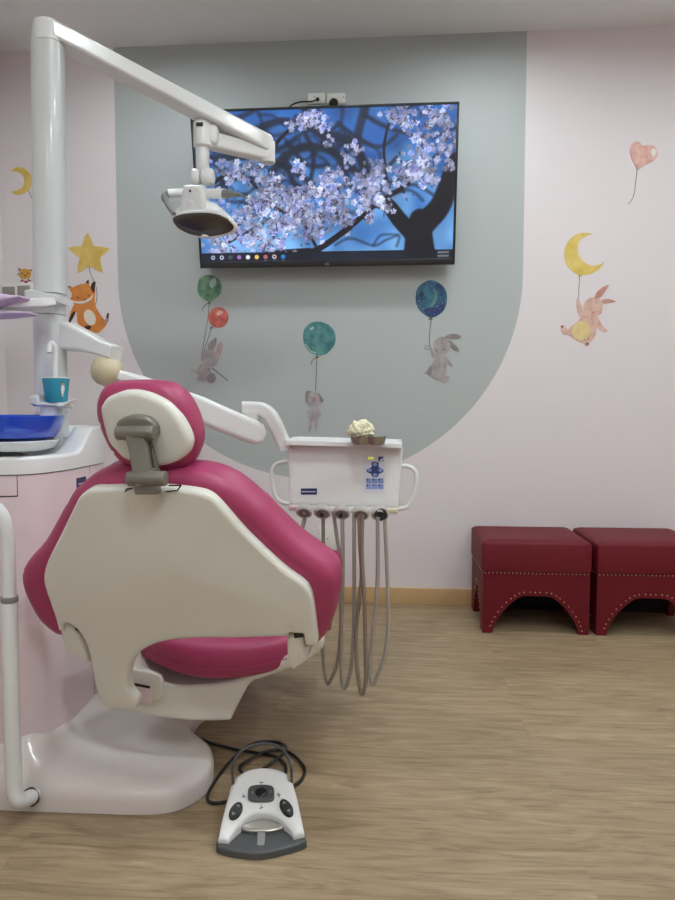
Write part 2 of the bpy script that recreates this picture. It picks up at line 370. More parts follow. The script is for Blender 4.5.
# fox + star
star = [(87.8, 232.7), (90.5, 237), (93.5, 246), (103, 247), (109.8, 248.6), (107, 252), (100, 257.5), (101.5, 265), (103, 273), (96, 270), (89.4, 265.8), (84, 270), (77.5, 273.3), (78, 265), (80, 258), (72, 252), (68, 248), (74, 246.4), (82, 246), (84.5, 237)]
sticker('yellow star balloon sticker carried by an orange fox beside the lamp column', [
 ('star', s_yel, 1, [star]), ('string', s_line, 1, [line([(89.4, 266), (90.5, 273), (94.5, 282)]), line([(96.5, 287), (97, 298), (95, 306)])]),
 ('fox_body', s_or, 2, [sm([(74, 303), (84, 302), (93, 300), (97, 309), (103, 318), (107, 322), (104, 328), (98, 333), (92, 331.5), (84, 328), (78, 323), (77, 314), (76, 305)]), sm([(75, 304), (79, 306), (73, 317), (69.5, 322), (69, 320), (71, 312)]), sm([(89, 300), (91, 290), (95, 284), (95, 296), (94, 306)])]),
 ('belly', s_cream, 3, [sm(ell(90, 317.5, 5.5, 8.2, -22, 14))], 1), ('tail', s_pk, 2, [sm([(105, 322), (107, 316), (108.4, 313.6), (109, 318), (107.5, 323)])], 1),
 ('paw', s_dk, 4, [sm([(91, 288), (92.5, 283), (95.6, 281.8), (95, 288), (94, 293)]), sm([(70, 322.8), (69.2, 320), (72.5, 313), (75.5, 312), (73, 318)]), sm([(85, 326.5), (90.5, 325.6), (91, 328.5), (87, 329.5)]), sm([(106.8, 318), (107.3, 313.8), (109, 313.4), (108.3, 318)])], 1),
 ('fox_head', s_or, 3, [sm([(72, 290), (76, 286), (84, 284), (90, 286), (93.5, 291), (94, 295), (90, 300), (82, 303), (75, 302.5), (70.5, 300), (72, 296)]), [(68, 286), (73, 287), (75, 290), (71.5, 292.5)], [(84.5, 284.5), (88.8, 279.6), (89.5, 285), (87.5, 287)]]),
 ('face_mark', s_dk, 5, [line([(77, 298), (78, 297.2), (79, 298)], .7), line([(84, 299.5), (85, 300.3), (86, 299)], .7), line([(88, 295.6), (89, 296), (90, 295)], .6), [(68, 286), (71, 286.6), (70, 288)], [(86, 282.4), (88.8, 279.6), (89, 284)]], 1),
 ('muzzle', s_cream, 4, [sm([(70.5, 299.8), (76, 301.2), (83, 301), (90, 298), (94, 294), (91, 300), (83, 303.6), (75, 303)])], 1)])
def crescent(cx, cy, R, a0, a1, r2, ox, oy):
    o = [(cx+R*math.cos(math.radians(a)), cy+R*math.sin(math.radians(a))) for a in np.linspace(a0, a1, 22)]
    c2 = (cx+ox, cy+oy); p, q = o[-1], o[0]
    b0 = math.atan2(p[1]-c2[1], p[0]-c2[0]); b1 = math.atan2(q[1]-c2[1], q[0]-c2[0])
    if b1 > b0: b1 -= 2*PI
    rr0 = math.dist(p, c2); rr1 = math.dist(q, c2)
    return o+[(c2[0]+(rr0+(rr1-rr0)*t)*math.cos(b0+(b1-b0)*t), c2[1]+(rr0+(rr1-rr0)*t)*math.sin(b0+(b1-b0)*t)) for t in np.linspace(.03, .97, 20)]
moonR = sm([(592.3, 234.2), (585, 232.8), (577, 234), (569, 240), (564.5, 250), (565, 261), (570, 269.5), (579, 274.6), (589, 274.4), (598, 270), (604.6, 262), (604.4, 261.6), (600, 264.5), (592, 265.6), (584, 262), (579, 256), (577.8, 248), (580, 241), (586, 236)])
sticker('yellow moon balloon sticker with blush rabbit above the red ottomans', [
 ('moon', s_yel2, 1, [moonR]), ('string', s_line, 1, [line([(579.6, 275), (579, 287), (578.4, 299)])]), ('knot', s_yel, 1, [[(577.5, 276.6), (579.5, 273.8), (582, 276.6)]]),
 ('rabbit_body', s_brab, 2, [sm([(581, 317), (586, 315), (597, 316), (597, 325), (595, 336), (590, 342), (583, 342.8), (574, 339), (568, 331), (573, 325), (578, 321)]), sm([(576.5, 300), (578.5, 298.5), (580, 303), (583, 310), (585, 315), (580, 317), (577, 310)]), sm([(595, 317), (598, 318), (602, 325), (607, 331), (605, 332), (600, 330), (595, 325)]), sm([(571, 334), (567, 334.5), (563, 334), (560.5, 329), (561, 325), (564, 325.5), (568, 330), (572, 329)]), sm([(583, 340), (586, 335.5), (589.5, 340), (589, 345), (586, 346.5), (584, 344)])]),
 ('belly', s_lyel, 3, [sm(ell(581, 331, 9, 9.8, 10, 14))], 1), ('paw_pad', s_dk, 5, [ell(587, 344, 1.2, 1, 0, 8), ell(584.8, 339.5, .6, .6, 0, 6), ell(588.3, 338.6, .6, .6, 0, 6), ell(562, 326.8, 1, 1, 0, 8)], 1),
 ('rabbit_head', s_brab, 3, [sm([(583.5, 308), (585, 302), (590, 298), (597, 298), (602, 302), (602.6, 309), (599, 315), (592, 316.6), (586, 314)])]),
 ('ear', s_brab2, 4, [sm([(594.5, 298), (597, 292), (603, 287), (608.6, 285), (605, 291), (600, 297.5)]), sm([(601.5, 300.5), (607, 299), (613, 300.4), (615.5, 301.6), (610, 303), (604, 303.4)])], 1),
 ('face_mark', s_brab2, 5, [ell(593, 312.5, 1.1, 1, 0, 10), line([(595, 311), (596, 311.6), (597, 310.6)], .6), ell(600.5, 313, .7, .8, 0, 8)], 1)])
sticker('blush pink heart balloon sticker trailing a string at upper right', [
 ('heart', s_hrt, 1, [sm([(637.2, 169.4), (637.3, 169.4), (633, 162), (630, 154), (630.4, 147), (634, 142.4), (639, 141.8), (643, 145.8), (650, 145), (655.6, 148), (657.4, 154), (654.5, 160), (645, 165.4)])]),
 ('highlight', s_wht, 2, [sm([(652, 149.5), (654.5, 149), (655.6, 153), (653.6, 156), (651.6, 154)])], 1), ('string', s_line, 1, [line([(637.2, 170), (635.5, 182), (634.5, 192), (631, 201), (627.5, 204)])])])
sticker('pale gold crescent moon sticker on the wall left of the lamp column', [
 ('moon', s_yel2, 1, [sm([(10.4, 171.5), (15, 168), (21, 167.3), (27, 170), (31.3, 176), (32, 183), (29, 190), (22, 194.4), (15.5, 194.4), (12, 191.5), (17, 190.5), (22.5, 187), (24.5, 181), (22, 174.4), (16, 171.8)])]), ('string', s_line, 1, [line([(28.5, 190), (31, 196), (34, 201)])])])
sticker('small orange cat face sticker with red bow above the light switch', [
 ('cat_head', smat('sticker_amber', (204, 150, 56), (216, 166, 70)), 1, [sm(ell(25.2, 274, 6.2, 5.2, 0, 14)), [(19.6, 272), (18.8, 268), (22, 269.6)], [(30.6, 272), (32.6, 269.8), (28.5, 269.5)]]),
 ('face_mark', s_dk, 2, [ell(22.5, 273.5, .8, .8, 0, 8), ell(28, 273.5, .8, .8, 0, 8), ell(25.5, 275.8, 1, .8, 0, 8), line([(17, 274.4), (20, 274.8)], .5), [(19, 270.6), (18.8, 268), (21, 269.3)], [(31, 271.5), (32.6, 269.8), (30.4, 269.6)]], 1),
 ('bow', smat('sticker_bow', (160, 30, 60)), 1, [[(20, 282), (22.6, 279), (24, 281)], [(32, 281.4), (28.8, 279), (27.5, 281)], ell(26, 282, 2, 1.2, 0, 10)])])
sticker('grey rabbit sticker hanging from green and coral balloons below the television', [
 ('green_balloon', s_grn, 1, [sm([(197.6, 287), (199.5, 279), (205, 275.4), (212, 275.2), (218.6, 279), (221.8, 286), (220, 294), (214, 299.4), (209.4, 301.6), (203, 299), (198.6, 294)])]), ('highlight', s_hi, 2, [sm(ell(213, 283, 3, 5, 20, 12))], 1),
 ('coral_balloon', s_red, 1, [sm(ell(218.4, 317.5, 10.2, 10.4, 0, 18))]), ('highlight', s_hrt, 2, [sm(ell(220, 313, 3.4, 2.2, -20, 10))], 1),
 ('string', s_line, 1, [line([(209.4, 302), (207, 325), (201, 358)]), line([(211.5, 328), (206, 345), (202, 356)]), line([(209, 302), (203.5, 307), (202.5, 311)], .6), line([(212, 368), (220, 374), (228, 381)], .8), [(208, 303.8), (209.4, 301), (211.4, 303.5)], [(209.5, 329), (211, 326.4), (214, 328)]]),
 ('rabbit_body', s_rab, 2, [sm([(201, 364), (207, 366), (211, 370), (210, 376), (206, 380), (200, 381), (196.5, 379.5), (199, 376), (197, 373.5), (192, 371.5), (191, 370), (194.5, 371), (198, 369)])]), ('tail', s_rab2, 2, [sm(ell(211.5, 378, 4.4, 5, 0, 12))], 1),
 ('rabbit_head', s_rab, 3, [sm([(201, 358), (203, 352), (208, 349), (214, 351), (218.5, 357), (217.5, 363), (213, 366.6), (206, 365.4), (202, 362)])]),
 ('ear', s_rab2, 3, [sm([(208.5, 349), (208, 345), (213, 339.5), (216.5, 338), (216, 344), (213, 350)])], 1), ('ear', s_pk, 3, [sm([(216, 354), (217.5, 346), (220.5, 341), (223, 345), (221.6, 352), (219, 356.5)])], 1),
 ('face_mark', s_pk, 5, [ell(206, 361.4, 1.2, .9, 0, 8), ell(211.4, 363.4, 1, 1, 0, 8), line([(203.5, 358.6), (205, 359.6)], .6)], 1)])
sticker('small grey puppy sticker hanging from a teal balloon above the tray', [
 ('balloon', s_teal, 1, [sm([(303, 338), (305, 328), (312, 322.4), (320, 321.8), (329, 325), (335, 333), (335.2, 343), (330, 351), (322, 355.4), (313, 354), (306, 347.6)])]), ('highlight', s_hi, 2, [line([(305.6, 344), (310, 350.5), (316, 353)], 1), ell(312, 328.4, 2.6, 1, -35, 8)], 1),
 ('string', s_line, 1, [line([(316.8, 357), (316.3, 375), (315.6, 391)], .6), line([(316.5, 358), (312.5, 360), (311, 365)], .6), [(315, 358), (317, 355), (319.4, 358)]]),
 ('puppy_body', s_lgrey, 2, [sm(ell(314, 414, 7.4, 7, 0, 14)), sm([(309.4, 418), (312.6, 420), (311.5, 427), (310, 432), (308.6, 430)]), sm([(314.5, 420), (318, 419), (317.4, 426), (316, 431), (314.6, 428)])]),
 ('puppy_head', s_lgrey, 3, [sm(ell(314.4, 400.5, 8, 8.2, 0, 14))]), ('ear', s_rab2, 4, [sm([(305.5, 395), (307, 391), (312, 391.6), (309, 394), (308, 402), (305.6, 402)]), sm([(318.6, 393), (321, 396), (323.8, 401), (321, 402.6), (319.6, 399)])], 1),
 ('muzzle', s_pk, 4, [sm(ell(314.6, 399.5, 4, 4.6, 0, 10)), sm([(309.8, 419.6), (312.4, 420.6), (310.8, 427.5)]), sm([(315, 420.6), (317.6, 419.6), (316, 428)])], 1), ('face_mark', s_rab2, 6, [sm(ell(313.8, 400, 1.4, 2.4, 0, 8)), ell(308.5, 413, .8, .7, 0, 8), ell(318.6, 414, .8, .7, 0, 8), ell(313, 414, .8, .7, 0, 8)], 1)])
dots = [ell(x, y, .35, .35, 0, 6) for x, y in ((419.4, 301), (419.6, 306), (423, 308.5), (428.8, 312.3), (434, 310.4), (437, 305.8), (442.4, 303), (445.6, 301), (434.5, 314.4), (424, 300.6), (440, 309), (431, 306))]
sticker('darker grey rabbit sticker hanging from the deep blue starry balloon', [
 ('balloon', s_blue, 1, [sm([(415.6, 299), (417, 289), (423, 283), (430.6, 280.2), (439, 283), (445.6, 290), (447, 299), (444.6, 309), (438, 315.5), (430, 317.6), (421.6, 312.5), (417, 306)])]), ('night_patch', s_dnavy, 2, [sm(ell(421.4, 294.6, 2.4, 3, 0, 10)), sm([(424, 311), (430, 307.4), (437, 308), (441.5, 304.5), (443.6, 308), (438, 314.6), (430, 316.8)])], 1), ('star_dot', s_dot, 3, dots, 1), ('highlight', s_teal, 2, [sm([(433, 288.6), (436.5, 291.4), (437.5, 298), (433.4, 306), (429.4, 306.4), (434, 298)])], 1),
 ('string', s_line, 1, [line([(431.4, 319), (429.5, 335), (429.6, 346)], .6), line([(429.6, 346), (426, 346), (424.6, 348.6), (428, 349.4), (430, 347)], .5), [(428, 319.6), (430.6, 317), (433, 319.6)]]),
 ('rabbit_body', s_rab, 2, [sm([(435.5, 355), (441, 354.6), (446, 356), (447, 364), (446, 373), (443, 379), (438, 380), (432, 377), (427.6, 372.6), (424, 374.5), (424.6, 373), (427, 370), (430, 366), (433.5, 361)]), sm([(429, 346), (430.5, 345.6), (433, 351), (436, 356), (433, 358), (430.6, 352)]), sm([(445, 355.6), (447.6, 358), (451, 363), (452.5, 367), (450, 365.6), (446, 362)]), sm([(441, 378), (446.6, 375.6), (449.6, 379), (446, 382.4), (442, 382)])]), ('tail', s_rab2, 3, [sm([(427, 373), (428, 369), (431, 366), (432, 372), (431, 375.5)])], 1),
 ('rabbit_head', s_rab, 3, [sm([(433.6, 350), (434, 342), (439, 337.4), (445, 337.4), (449.6, 343), (449.4, 350), (445, 354.6), (438, 355)])]),
 ('ear', s_rab2, 4, [sm([(444.6, 337.6), (449, 334.4), (456, 334), (461.4, 336.6), (457, 338.6), (449, 338.6)]), sm([(448.5, 340), (453, 342.6), (458, 348), (459, 351.6), (455, 350.4), (451, 346.6)])], 1), ('face_mark', s_dk, 5, [ell(444.4, 349.6, .6, 1, 0, 8), ell(436.6, 350.6, .5, .7, 0, 8)], 1)])
# ================================================================== SOCKETS AND SWITCH
sockw = mat('socket_white', (232, 230, 224), .35, var=.005); socks = mat('socket_shadow', (150, 148, 142), .5)
def plate(label, x0, y0, x1, y1, cat, extra):
    a, b = at(x0, y1, D), at(x1, y0, D); c = (a+b)/2
    t = thing('wall_socket' if cat == 'socket' else 'light_switch', label, cat, (c.x, D, a.z))
    mk('plate', *box((c.x, D-.005, c.z), (b.x-a.x, .01, b.z-a.z), .003), sockw, t)
    for nm, m, px0, py0, px1, py1, th in extra:
        p, q = at(px0, py1, D), at(px1, py0, D); k = (p+q)/2
        mk(nm, *box((k.x, D-.01-th/2, k.z), (q.x-p.x, th, q.z-p.z), .001), m, t)
    return t
plate('white double wall socket low behind the hanging hoses', 319, 526, 338, 549, 'socket', [('rocker', sockw, 331, 529, 334, 535, .003), ('socket_hole', socks, 324, 533, 325.2, 535.6, .0006), ('socket_hole', socks, 327, 538, 328.6, 539, .0006), ('socket_hole', socks, 324, 541, 325.6, 542, .0006)])
plate('left white socket above the television with the thin cable plugged in', 308, 93.5, 325.4, 104.6, 'socket', [('socket_hole', socks, 314, 97, 315, 98.4, .0006)])
plate('right white socket above the television with the black plug', 327, 93.5, 345.6, 104.6, 'socket', [('rocker', sockw, 339.5, 97, 341.5, 100.5, .003), ('socket_hole', socks, 343, 97, 343.8, 99, .0006)])
plate('white double light switch at far left behind the lilac cover', 2, 283, 33.4, 304, 'switch', [('rocker', socks, 4, 287, 16, 302, .003), ('rocker', socks, 19, 286, 31, 302, .003)])
t = thing('power_cable', 'thin black cable plugged into the left socket above the television', 'cable', at(317.5, 99, D-.03))
mk('plug', *cyl(at(317.6, 99.3, D-.036), at(317.6, 99.3, D-.0115), .009), black, t)
mk('cord', *tube([at(317.4, 99.6, D-.034), at(311, 101.5, D-.05), at(300, 102, D-.055), at(291, 105.6, D-.06), at(287, 112, D-.07), at(287, 122, D-.06)], .0035), black, t)
t = tag(mk('power_plug', *cyl(at(333.6, 103, D-.032), at(333.6, 103, D-.0098), .021), black), 'chunky black plug in the right socket above the television', 'plug')
# ================================================================== TELEVISION
yb, yt = D-.10, D-.245
TLb = at(227.5, 266.5, yb)
o = (at(200, 268, yb)+at(455, 265, yb))/2; tp = (at(193, 110, yt)+at(461, 101, yt))/2
TW = (at(455, 265, yb)-at(200, 268, yb)).length*.5+(at(461, 101, yt)-at(193, 110, yt)).length*.5+.004; TH = (tp-o).length
tv = thing('television', 'wall-mounted black television showing pink blossoms against blue sky', 'television', o)
TF = Frame(o, (1, 0, 0), tp-o)
bz = MB(); e = .011
for a0, a1, b0, b1 in ((-TW/2, TW/2, 0, .028), (-TW/2, TW/2, TH-e, TH), (-TW/2, -TW/2+e, 0, TH), (TW/2-e, TW/2, 0, TH)):
    c = TF.P((a0+a1)/2, (b0+b1)/2, -.012); R = Matrix((TF.u, TF.v, TF.n)).transposed(); bz.add(*box(c, (a1-a0, b1-b0, .024), .002, R))
bz.build('bezel', mat('tv_bezel', (30, 30, 33), .3, var=.02, coat=.3), tv)
R = Matrix((TF.u, TF.v, TF.n)).transposed()
mk('back_cover', *box(TF.P(0, TH/2, -.032), (TW-.01, TH-.01, .03), .008, R), black, tv)
mk('wall_mount', *box((o.x, D-.053, o.z+TH*.5), (.45, .105, .3), .004), darkg, tv)
# ---- the picture, painted pixel by pixel into the screen mesh
GW, GH = 500, 280
img = np.zeros((GH, GW, 3)); yy, xx = np.mgrid[0:GH, 0:GW]; U = (xx+.5)/GW*100; Vv = (yy+.5)/GH*56   # picture units: 100 x 56, y down
def noise(sx, sy, seed):
    r = np.random.default_rng(seed); g = r.random((sy+2, sx+2)); X = np.linspace(0, sx, GW); Y = np.linspace(0, sy, GH)
    xi = X.astype(int); yi = Y.astype(int); fx = X-xi; fy = Y-yi; fx = fx*fx*(3-2*fx); fy = fy*fy*(3-2*fy)
    a = g[np.ix_(yi, xi)]; b = g[np.ix_(yi, xi+1)]; c = g[np.ix_(yi+1, xi)]; d = g[np.ix_(yi+1, xi+1)]
    return (a*(1-fx)+b*fx)*(1-fy[:, None])+(c*(1-fx)+d*fx)*fy[:, None]
n1 = noise(9, 6, 1)*.6+noise(22, 12, 2)*.4
skyA = np.array([40, 92, 166.]); skyB = np.array([116, 174, 230.])
k = np.clip(Vv/56*.95-.1+(n1-.5)*1.1, 0, 1)[..., None]; img[:] = skyA*(1-k)+skyB*k
def stamp(cx, cy, rx, ry, rot, col, soft=.25, op=1):
    R_ = max(rx, ry)+soft*2; x0 = int(max(0, (cx-R_)/100*GW)); x1 = int(min(GW, (cx+R_)/100*GW+2)); y0 = int(max(0, (cy-R_)/56*GH)); y1 = int(min(GH, (cy+R_)/56*GH+2))
    if x1 <= x0 or y1 <= y0: return
    u = U[y0:y1, x0:x1]-cx; v = Vv[y0:y1, x0:x1]-cy; c, s = math.cos(rot), math.sin(rot); a = (u*c+v*s)/rx; b = (-u*s+v*c)/ry
    r = np.sqrt(a*a+b*b); al = np.clip((1-r)*min(rx, ry)/soft+.5, 0, 1)[..., None]*op
    img[y0:y1, x0:x1] = img[y0:y1, x0:x1]*(1-al)+np.array(col, float)*al
def branch(pts, w0, w1, col, soft, op=1):
    P = cr([(p[0], p[1]) for p in pts], 14, False); n = len(P)
    L = [P[0]]
    for q in P[1:]:
        while (q-L[-1]).length > .45: L.append(L[-1]+(q-L[-1]).normalized()*.4)
    n = len(L); mask = np.zeros((GH, GW))
    for i, q in enumerate(L):
        w = w0+(w1-w0)*i/max(1, n-1); R_ = w+soft*2; x0 = int(max(0, (q.x-R_)/100*GW)); x1 = int(min(GW, (q.x+R_)/100*GW+2)); y0 = int(max(0, (q.y-R_)/56*GH)); y1 = int(min(GH, (q.y+R_)/56*GH+2))
        if x1 <= x0 or y1 <= y0: continue
        r = np.hypot(U[y0:y1, x0:x1]-q.x, Vv[y0:y1, x0:x1]-q.y); mask[y0:y1, x0:x1] = np.maximum(mask[y0:y1, x0:x1], np.clip((w-r)/soft+.5, 0, 1))
    img[:] = img*(1-mask[..., None]*op)+np.array(col, float)*mask[..., None]*op
dk = (24, 30, 48)
for pts, w in (([(0, 3), (18, 8), (35, 4), (52, 10)], 1.6), ([(30, 22), (40, 14), (55, 16), (68, 30)], 1.8), ([(44, 0), (50, 9), (60, 12), (66, 22), (66, 34)], 2.2), ([(66, 0), (63, 12), (66, 24)], 1.7), ([(0, 20), (12, 16), (30, 18), (44, 26)], 1.6),
               ([(35, 16), (38, 26), (46, 30), (58, 28)], 1.2), ([(66, 3), (76, 8), (90, 11), (100, 8)], .8), ([(4, 30), (16, 24), (26, 26)], 1.2), ([(36, 12), (44, 20), (52, 20)], 1), ([(68, 30), (80, 26), (92, 28)], .6), ([(70, 34), (82, 30), (88, 34)], .5),
               ([(40, 3), (46, 16), (44, 28)], 1.1), ([(52, 24), (60, 22), (70, 24), (78, 18)], .9), ([(56, 6), (70, 14), (78, 10)], .8), ([(0, 10), (14, 4), (24, 0)], 1.2), ([(68, 28), (76, 31), (84, 28), (92, 32)], .7), ([(50, 12), (57, 20), (60, 28)], 1.3), ([(22, 10), (32, 14), (40, 10)], 1.4), ([(54, 50), (60, 47.6), (69, 50.5), (74, 48.4), (79, 47), (78, 51)], .35), ([(69, 50.5), (72, 46.6), (79, 46.6)], .3)):
    branch(pts, w, w*.7, dk, 1.2, .85)
for q in range(70):
    x, y = rng.uniform(-5, 70), rng.uniform(0, 34); a = rng.uniform(0, PI); branch([(x, y), (x+6*math.cos(a), y+5*math.sin(a)), (x+12*math.cos(a+.4), y+9*math.sin(a+.4))], .6, .3, dk, 1.2, .7)
branch([(100, 20), (97, 30), (94, 37), (87, 45), (86, 54)], 3.2, 5, (14, 16, 26), .9); branch([(88, 50), (80, 42), (74, 35), (68, 33), (70, 30)], 3.4, 2.4, (14, 16, 26), .6)
branch([(87, 41), (88, 52), (89, 56)], 4, 5, (14, 16, 26), .8)
blk = (24, 20, 28)
branch([(36, 56), (48, 51), (60, 43), (70, 35), (80, 29), (86, 24)], 1.3, .8, blk, .3); branch([(14, 56), (28, 53), (44, 52)], 1.2, 1, blk, .3)
for pts, w in (([(30, 14), (36, 8), (44, 3), (50, 1)], .8), ([(74, 28), (73, 14), (76, 2)], .7), ([(86, 24), (92, 18), (100, 14)], .5), ([(6, 26), (16, 22), (26, 30)], .8), ([(36, 38), (26, 34), (16, 36)], .6), ([(58, 44), (52, 34), (50, 28)], .5), ([(76, 4), (84, 0)], .5), ([(46, 50), (40, 40), (30, 36)], .6), ([(80, 29), (82, 34)], .4), ([(8, 50), (20, 44), (34, 36)], .5)):
    branch(pts, w, w*.5, blk, .25)
def flower(x, y, s):
    a0 = rng.uniform(0, 2*PI); sq = rng.uniform(.5, 1); ro = rng.uniform(0, PI); base = np.array([190, 198, 240.])*rng.uniform(.55, 1.15)
    if rng.random() < .22: base = np.array([146, 156, 222.])*rng.uniform(.8, 1.1)
    for q in range(5):
        a = a0+q*2*PI/5; dx, dy = math.cos(a)*s*.55, math.sin(a)*s*.55*sq
        X = dx*math.cos(ro)-dy*math.sin(ro); Y = dx*math.sin(ro)+dy*math.cos(ro)
        stamp(x+X, y+Y, s*.52, s*.42*max(.6, sq), math.atan2(Y, X), np.clip(base*rng.uniform(.86, 1.12), 0, 255), .3, .95)
    stamp(x, y, s*.16, s*.16, 0, (120, 84, 120), .2, .8)
CL = [(42, 4, 5, 3, 18), (47, 2, 4, 3, 12), (50, 6, 3, 3, 8), (80, 4, 6, 5, 30), (92, 5, 7, 5, 34), (96, 14, 4, 6, 24), (88, 14, 5, 5, 22), (62, 14, 3, 4, 8), (59, 19, 3, 3, 8), (70, 22, 5, 4, 20), (88, 23, 6, 6, 44), (80, 24, 5, 4, 20), (69, 31, 7, 6, 46), (62, 27, 5, 4, 18),
      (52, 26, 5, 5, 24), (46, 30, 6, 4, 28), (38, 32, 7, 5, 40), (30, 28, 6, 5, 32), (24, 35, 7, 5, 38), (34, 42, 8, 5, 46), (46, 40, 7, 5, 40), (54, 34, 5, 5, 26), (58, 40, 5, 4, 22), (14, 22, 7, 5, 30), (22, 22, 4, 5, 16), (14, 42, 7, 6, 34), (22, 46, 7, 5, 32), (8, 48, 6, 5, 24), (28, 50, 7, 3, 20), (8, 34, 6, 6, 18), (44, 46, 6, 3, 16), (74, 36, 3, 3, 8), (66, 38, 3, 3, 9), (40, 22, 3, 4, 9), (52, 12, 2, 3, 3), (98, 22, 2, 4, 6), (12, 52, 6, 3, 14), (20, 10, 5, 4, 8), (40, 36, 8, 6, 30), (50, 30, 3, 6, 10)]
for (x, y, sx, sy, n) in CL:
    for q in range(int(n*1.7)): 
        a, b = rng.normal(0, .5), rng.normal(0, .5); flower(x+a*sx, y+b*sy, rng.uniform(.75, 1.35))
    for q in range(n//2):
        a, b = rng.normal(0, .6), rng.normal(0, .6); stamp(x+a*sx, y+b*sy, rng.uniform(.15, .3), rng.uniform(.4, 1), rng.uniform(0, PI), (58, 34, 48), .2, .9)
for (x, y, s) in ((87, 20, 2), (91, 23, 2.2), (86, 25, 2), (92, 27, 1.9), (88, 28, 1.8), (84, 22, 1.8), (68, 30, 1.9), (71, 33, 1.8), (66, 34, 1.7)): flower(x, y, s)
branch([(38, 56), (49, 50.6), (60, 43.5)], 1.2, .9, blk, .3); branch([(63, 41), (66, 38)], .8, .7, blk, .3)
img *= np.clip(.80+.3*(noise(14, 8, 9)), 0, 1.1)[..., None]
tb = Vv > 52.4
img[tb] = img[tb]*.06+np.array([13, 18, 32.])
for i, col in enumerate([(170, 190, 215), (190, 200, 210), (70, 76, 88), (150, 110, 190), (230, 232, 236), (226, 196, 110), (200, 90, 70), (214, 190, 200), (40, 120, 200)]):
    x = 4.6+i*3.55
    stamp(x, 54.2, .85, .85, 0, col, .15)
    if i in (1, 6, 7): stamp(x, 54.2, .4, .4, 0, (50, 120, 190) if i == 6 else (20, 26, 40), .15)
    if i == 0: stamp(x, 54.2, .1, .9, 0, (13, 18, 32), .1); stamp(x, 54.2, .9, .1, 0, (13, 18, 32), .1)
    if i > 5: stamp(x, 55.6, .9, .1, 0, (110, 160, 210), .1)
for j, yv in enumerate((53.5, 54.9)):
    for i in range(7): stamp(94.4+i*.62, yv, .2, .36, 0, (190, 195, 205), .15, .85)
img = np.clip(img, 0, 255)/255; imgl = np.where(img <= .04045, img/12.92, ((img+.055)/1.055)**2.4)
a0, a1, b0, b1 = -TW/2+e, TW/2-e, .028, TH-e
gv = []; gx = np.linspace(a0, a1, GW); gy = np.linspace(b1, b0, GH); w = -.004; ol = wloc(tv)
org = np.array(TF.o-ol); uu = np.array(TF.u); vv = np.array(TF.v); nn = np.array(TF.n)
VX = org[None, None]+gx[None, :, None]*uu+gy[:, None, None]*vv+w*nn
me = bpy.data.meshes.new('screen'); idx = np.arange(GW*GH).reshape(GH, GW)
fc = np.stack([idx[1:, :-1], idx[1:, 1:], idx[:-1, 1:], idx[:-1, :-1]], -1).reshape(-1, 4)
me.from_pydata(VX.reshape(-1, 3).tolist(), [], fc.tolist())
ca = me.color_attributes.new('picture', 'FLOAT_COLOR', 'POINT'); ca.data.foreach_set('color', np.concatenate([imgl, np.ones((GH, GW, 1))], 2).astype(np.float32).ravel())
m = bpy.data.materials.new('lit_screen'); m.use_nodes = True; nt = m.node_tree; b = nt.nodes['Principled BSDF']; va = nt.nodes.new('ShaderNodeVertexColor'); va.layer_name = 'picture'
nt.links.new(va.outputs[0], b.inputs['Emission Color']); b.inputs['Emission Strength'].default_value = .88; b.inputs['Base Color'].default_value = (.01, .01, .01, 1); b.inputs['Roughness'].default_value = .35
me.materials.append(m); so = bpy.data.objects.new('screen', me); C.objects.link(so); so.parent = tv; SCREEN = m
def text(name, s, fr, a, b, h, w, m, parent):
    cu = bpy.data.curves.new(name, 'FONT'); cu.body = s; cu.size = h; cu.align_x = 'CENTER'; cu.align_y = 'CENTER'; cu.extrude = .0004
    to = bpy.data.objects.new(name, cu); C.objects.link(to); bpy.context.view_layer.update()
    me = bpy.data.meshes.new_from_object(to.evaluated_get(bpy.context.evaluated_depsgraph_get())); C.objects.unlink(to); bpy.data.objects.remove(to)
    M = Matrix((fr.u, fr.v, fr.n)).transposed().to_4x4(); M.translation = fr.P(a, b, w)-wloc(parent); me.transform(M); me.materials.append(m)
    o = bpy.data.objects.new(name, me); C.objects.link(o); o.parent = parent; return o
a, b = TF.px(327, 266.6)
text('logo', 'LG', TF, TF.px(327, 264)[0], .0105, .016, .0004, mat('logo_grey', (180, 180, 182), .4), tv)
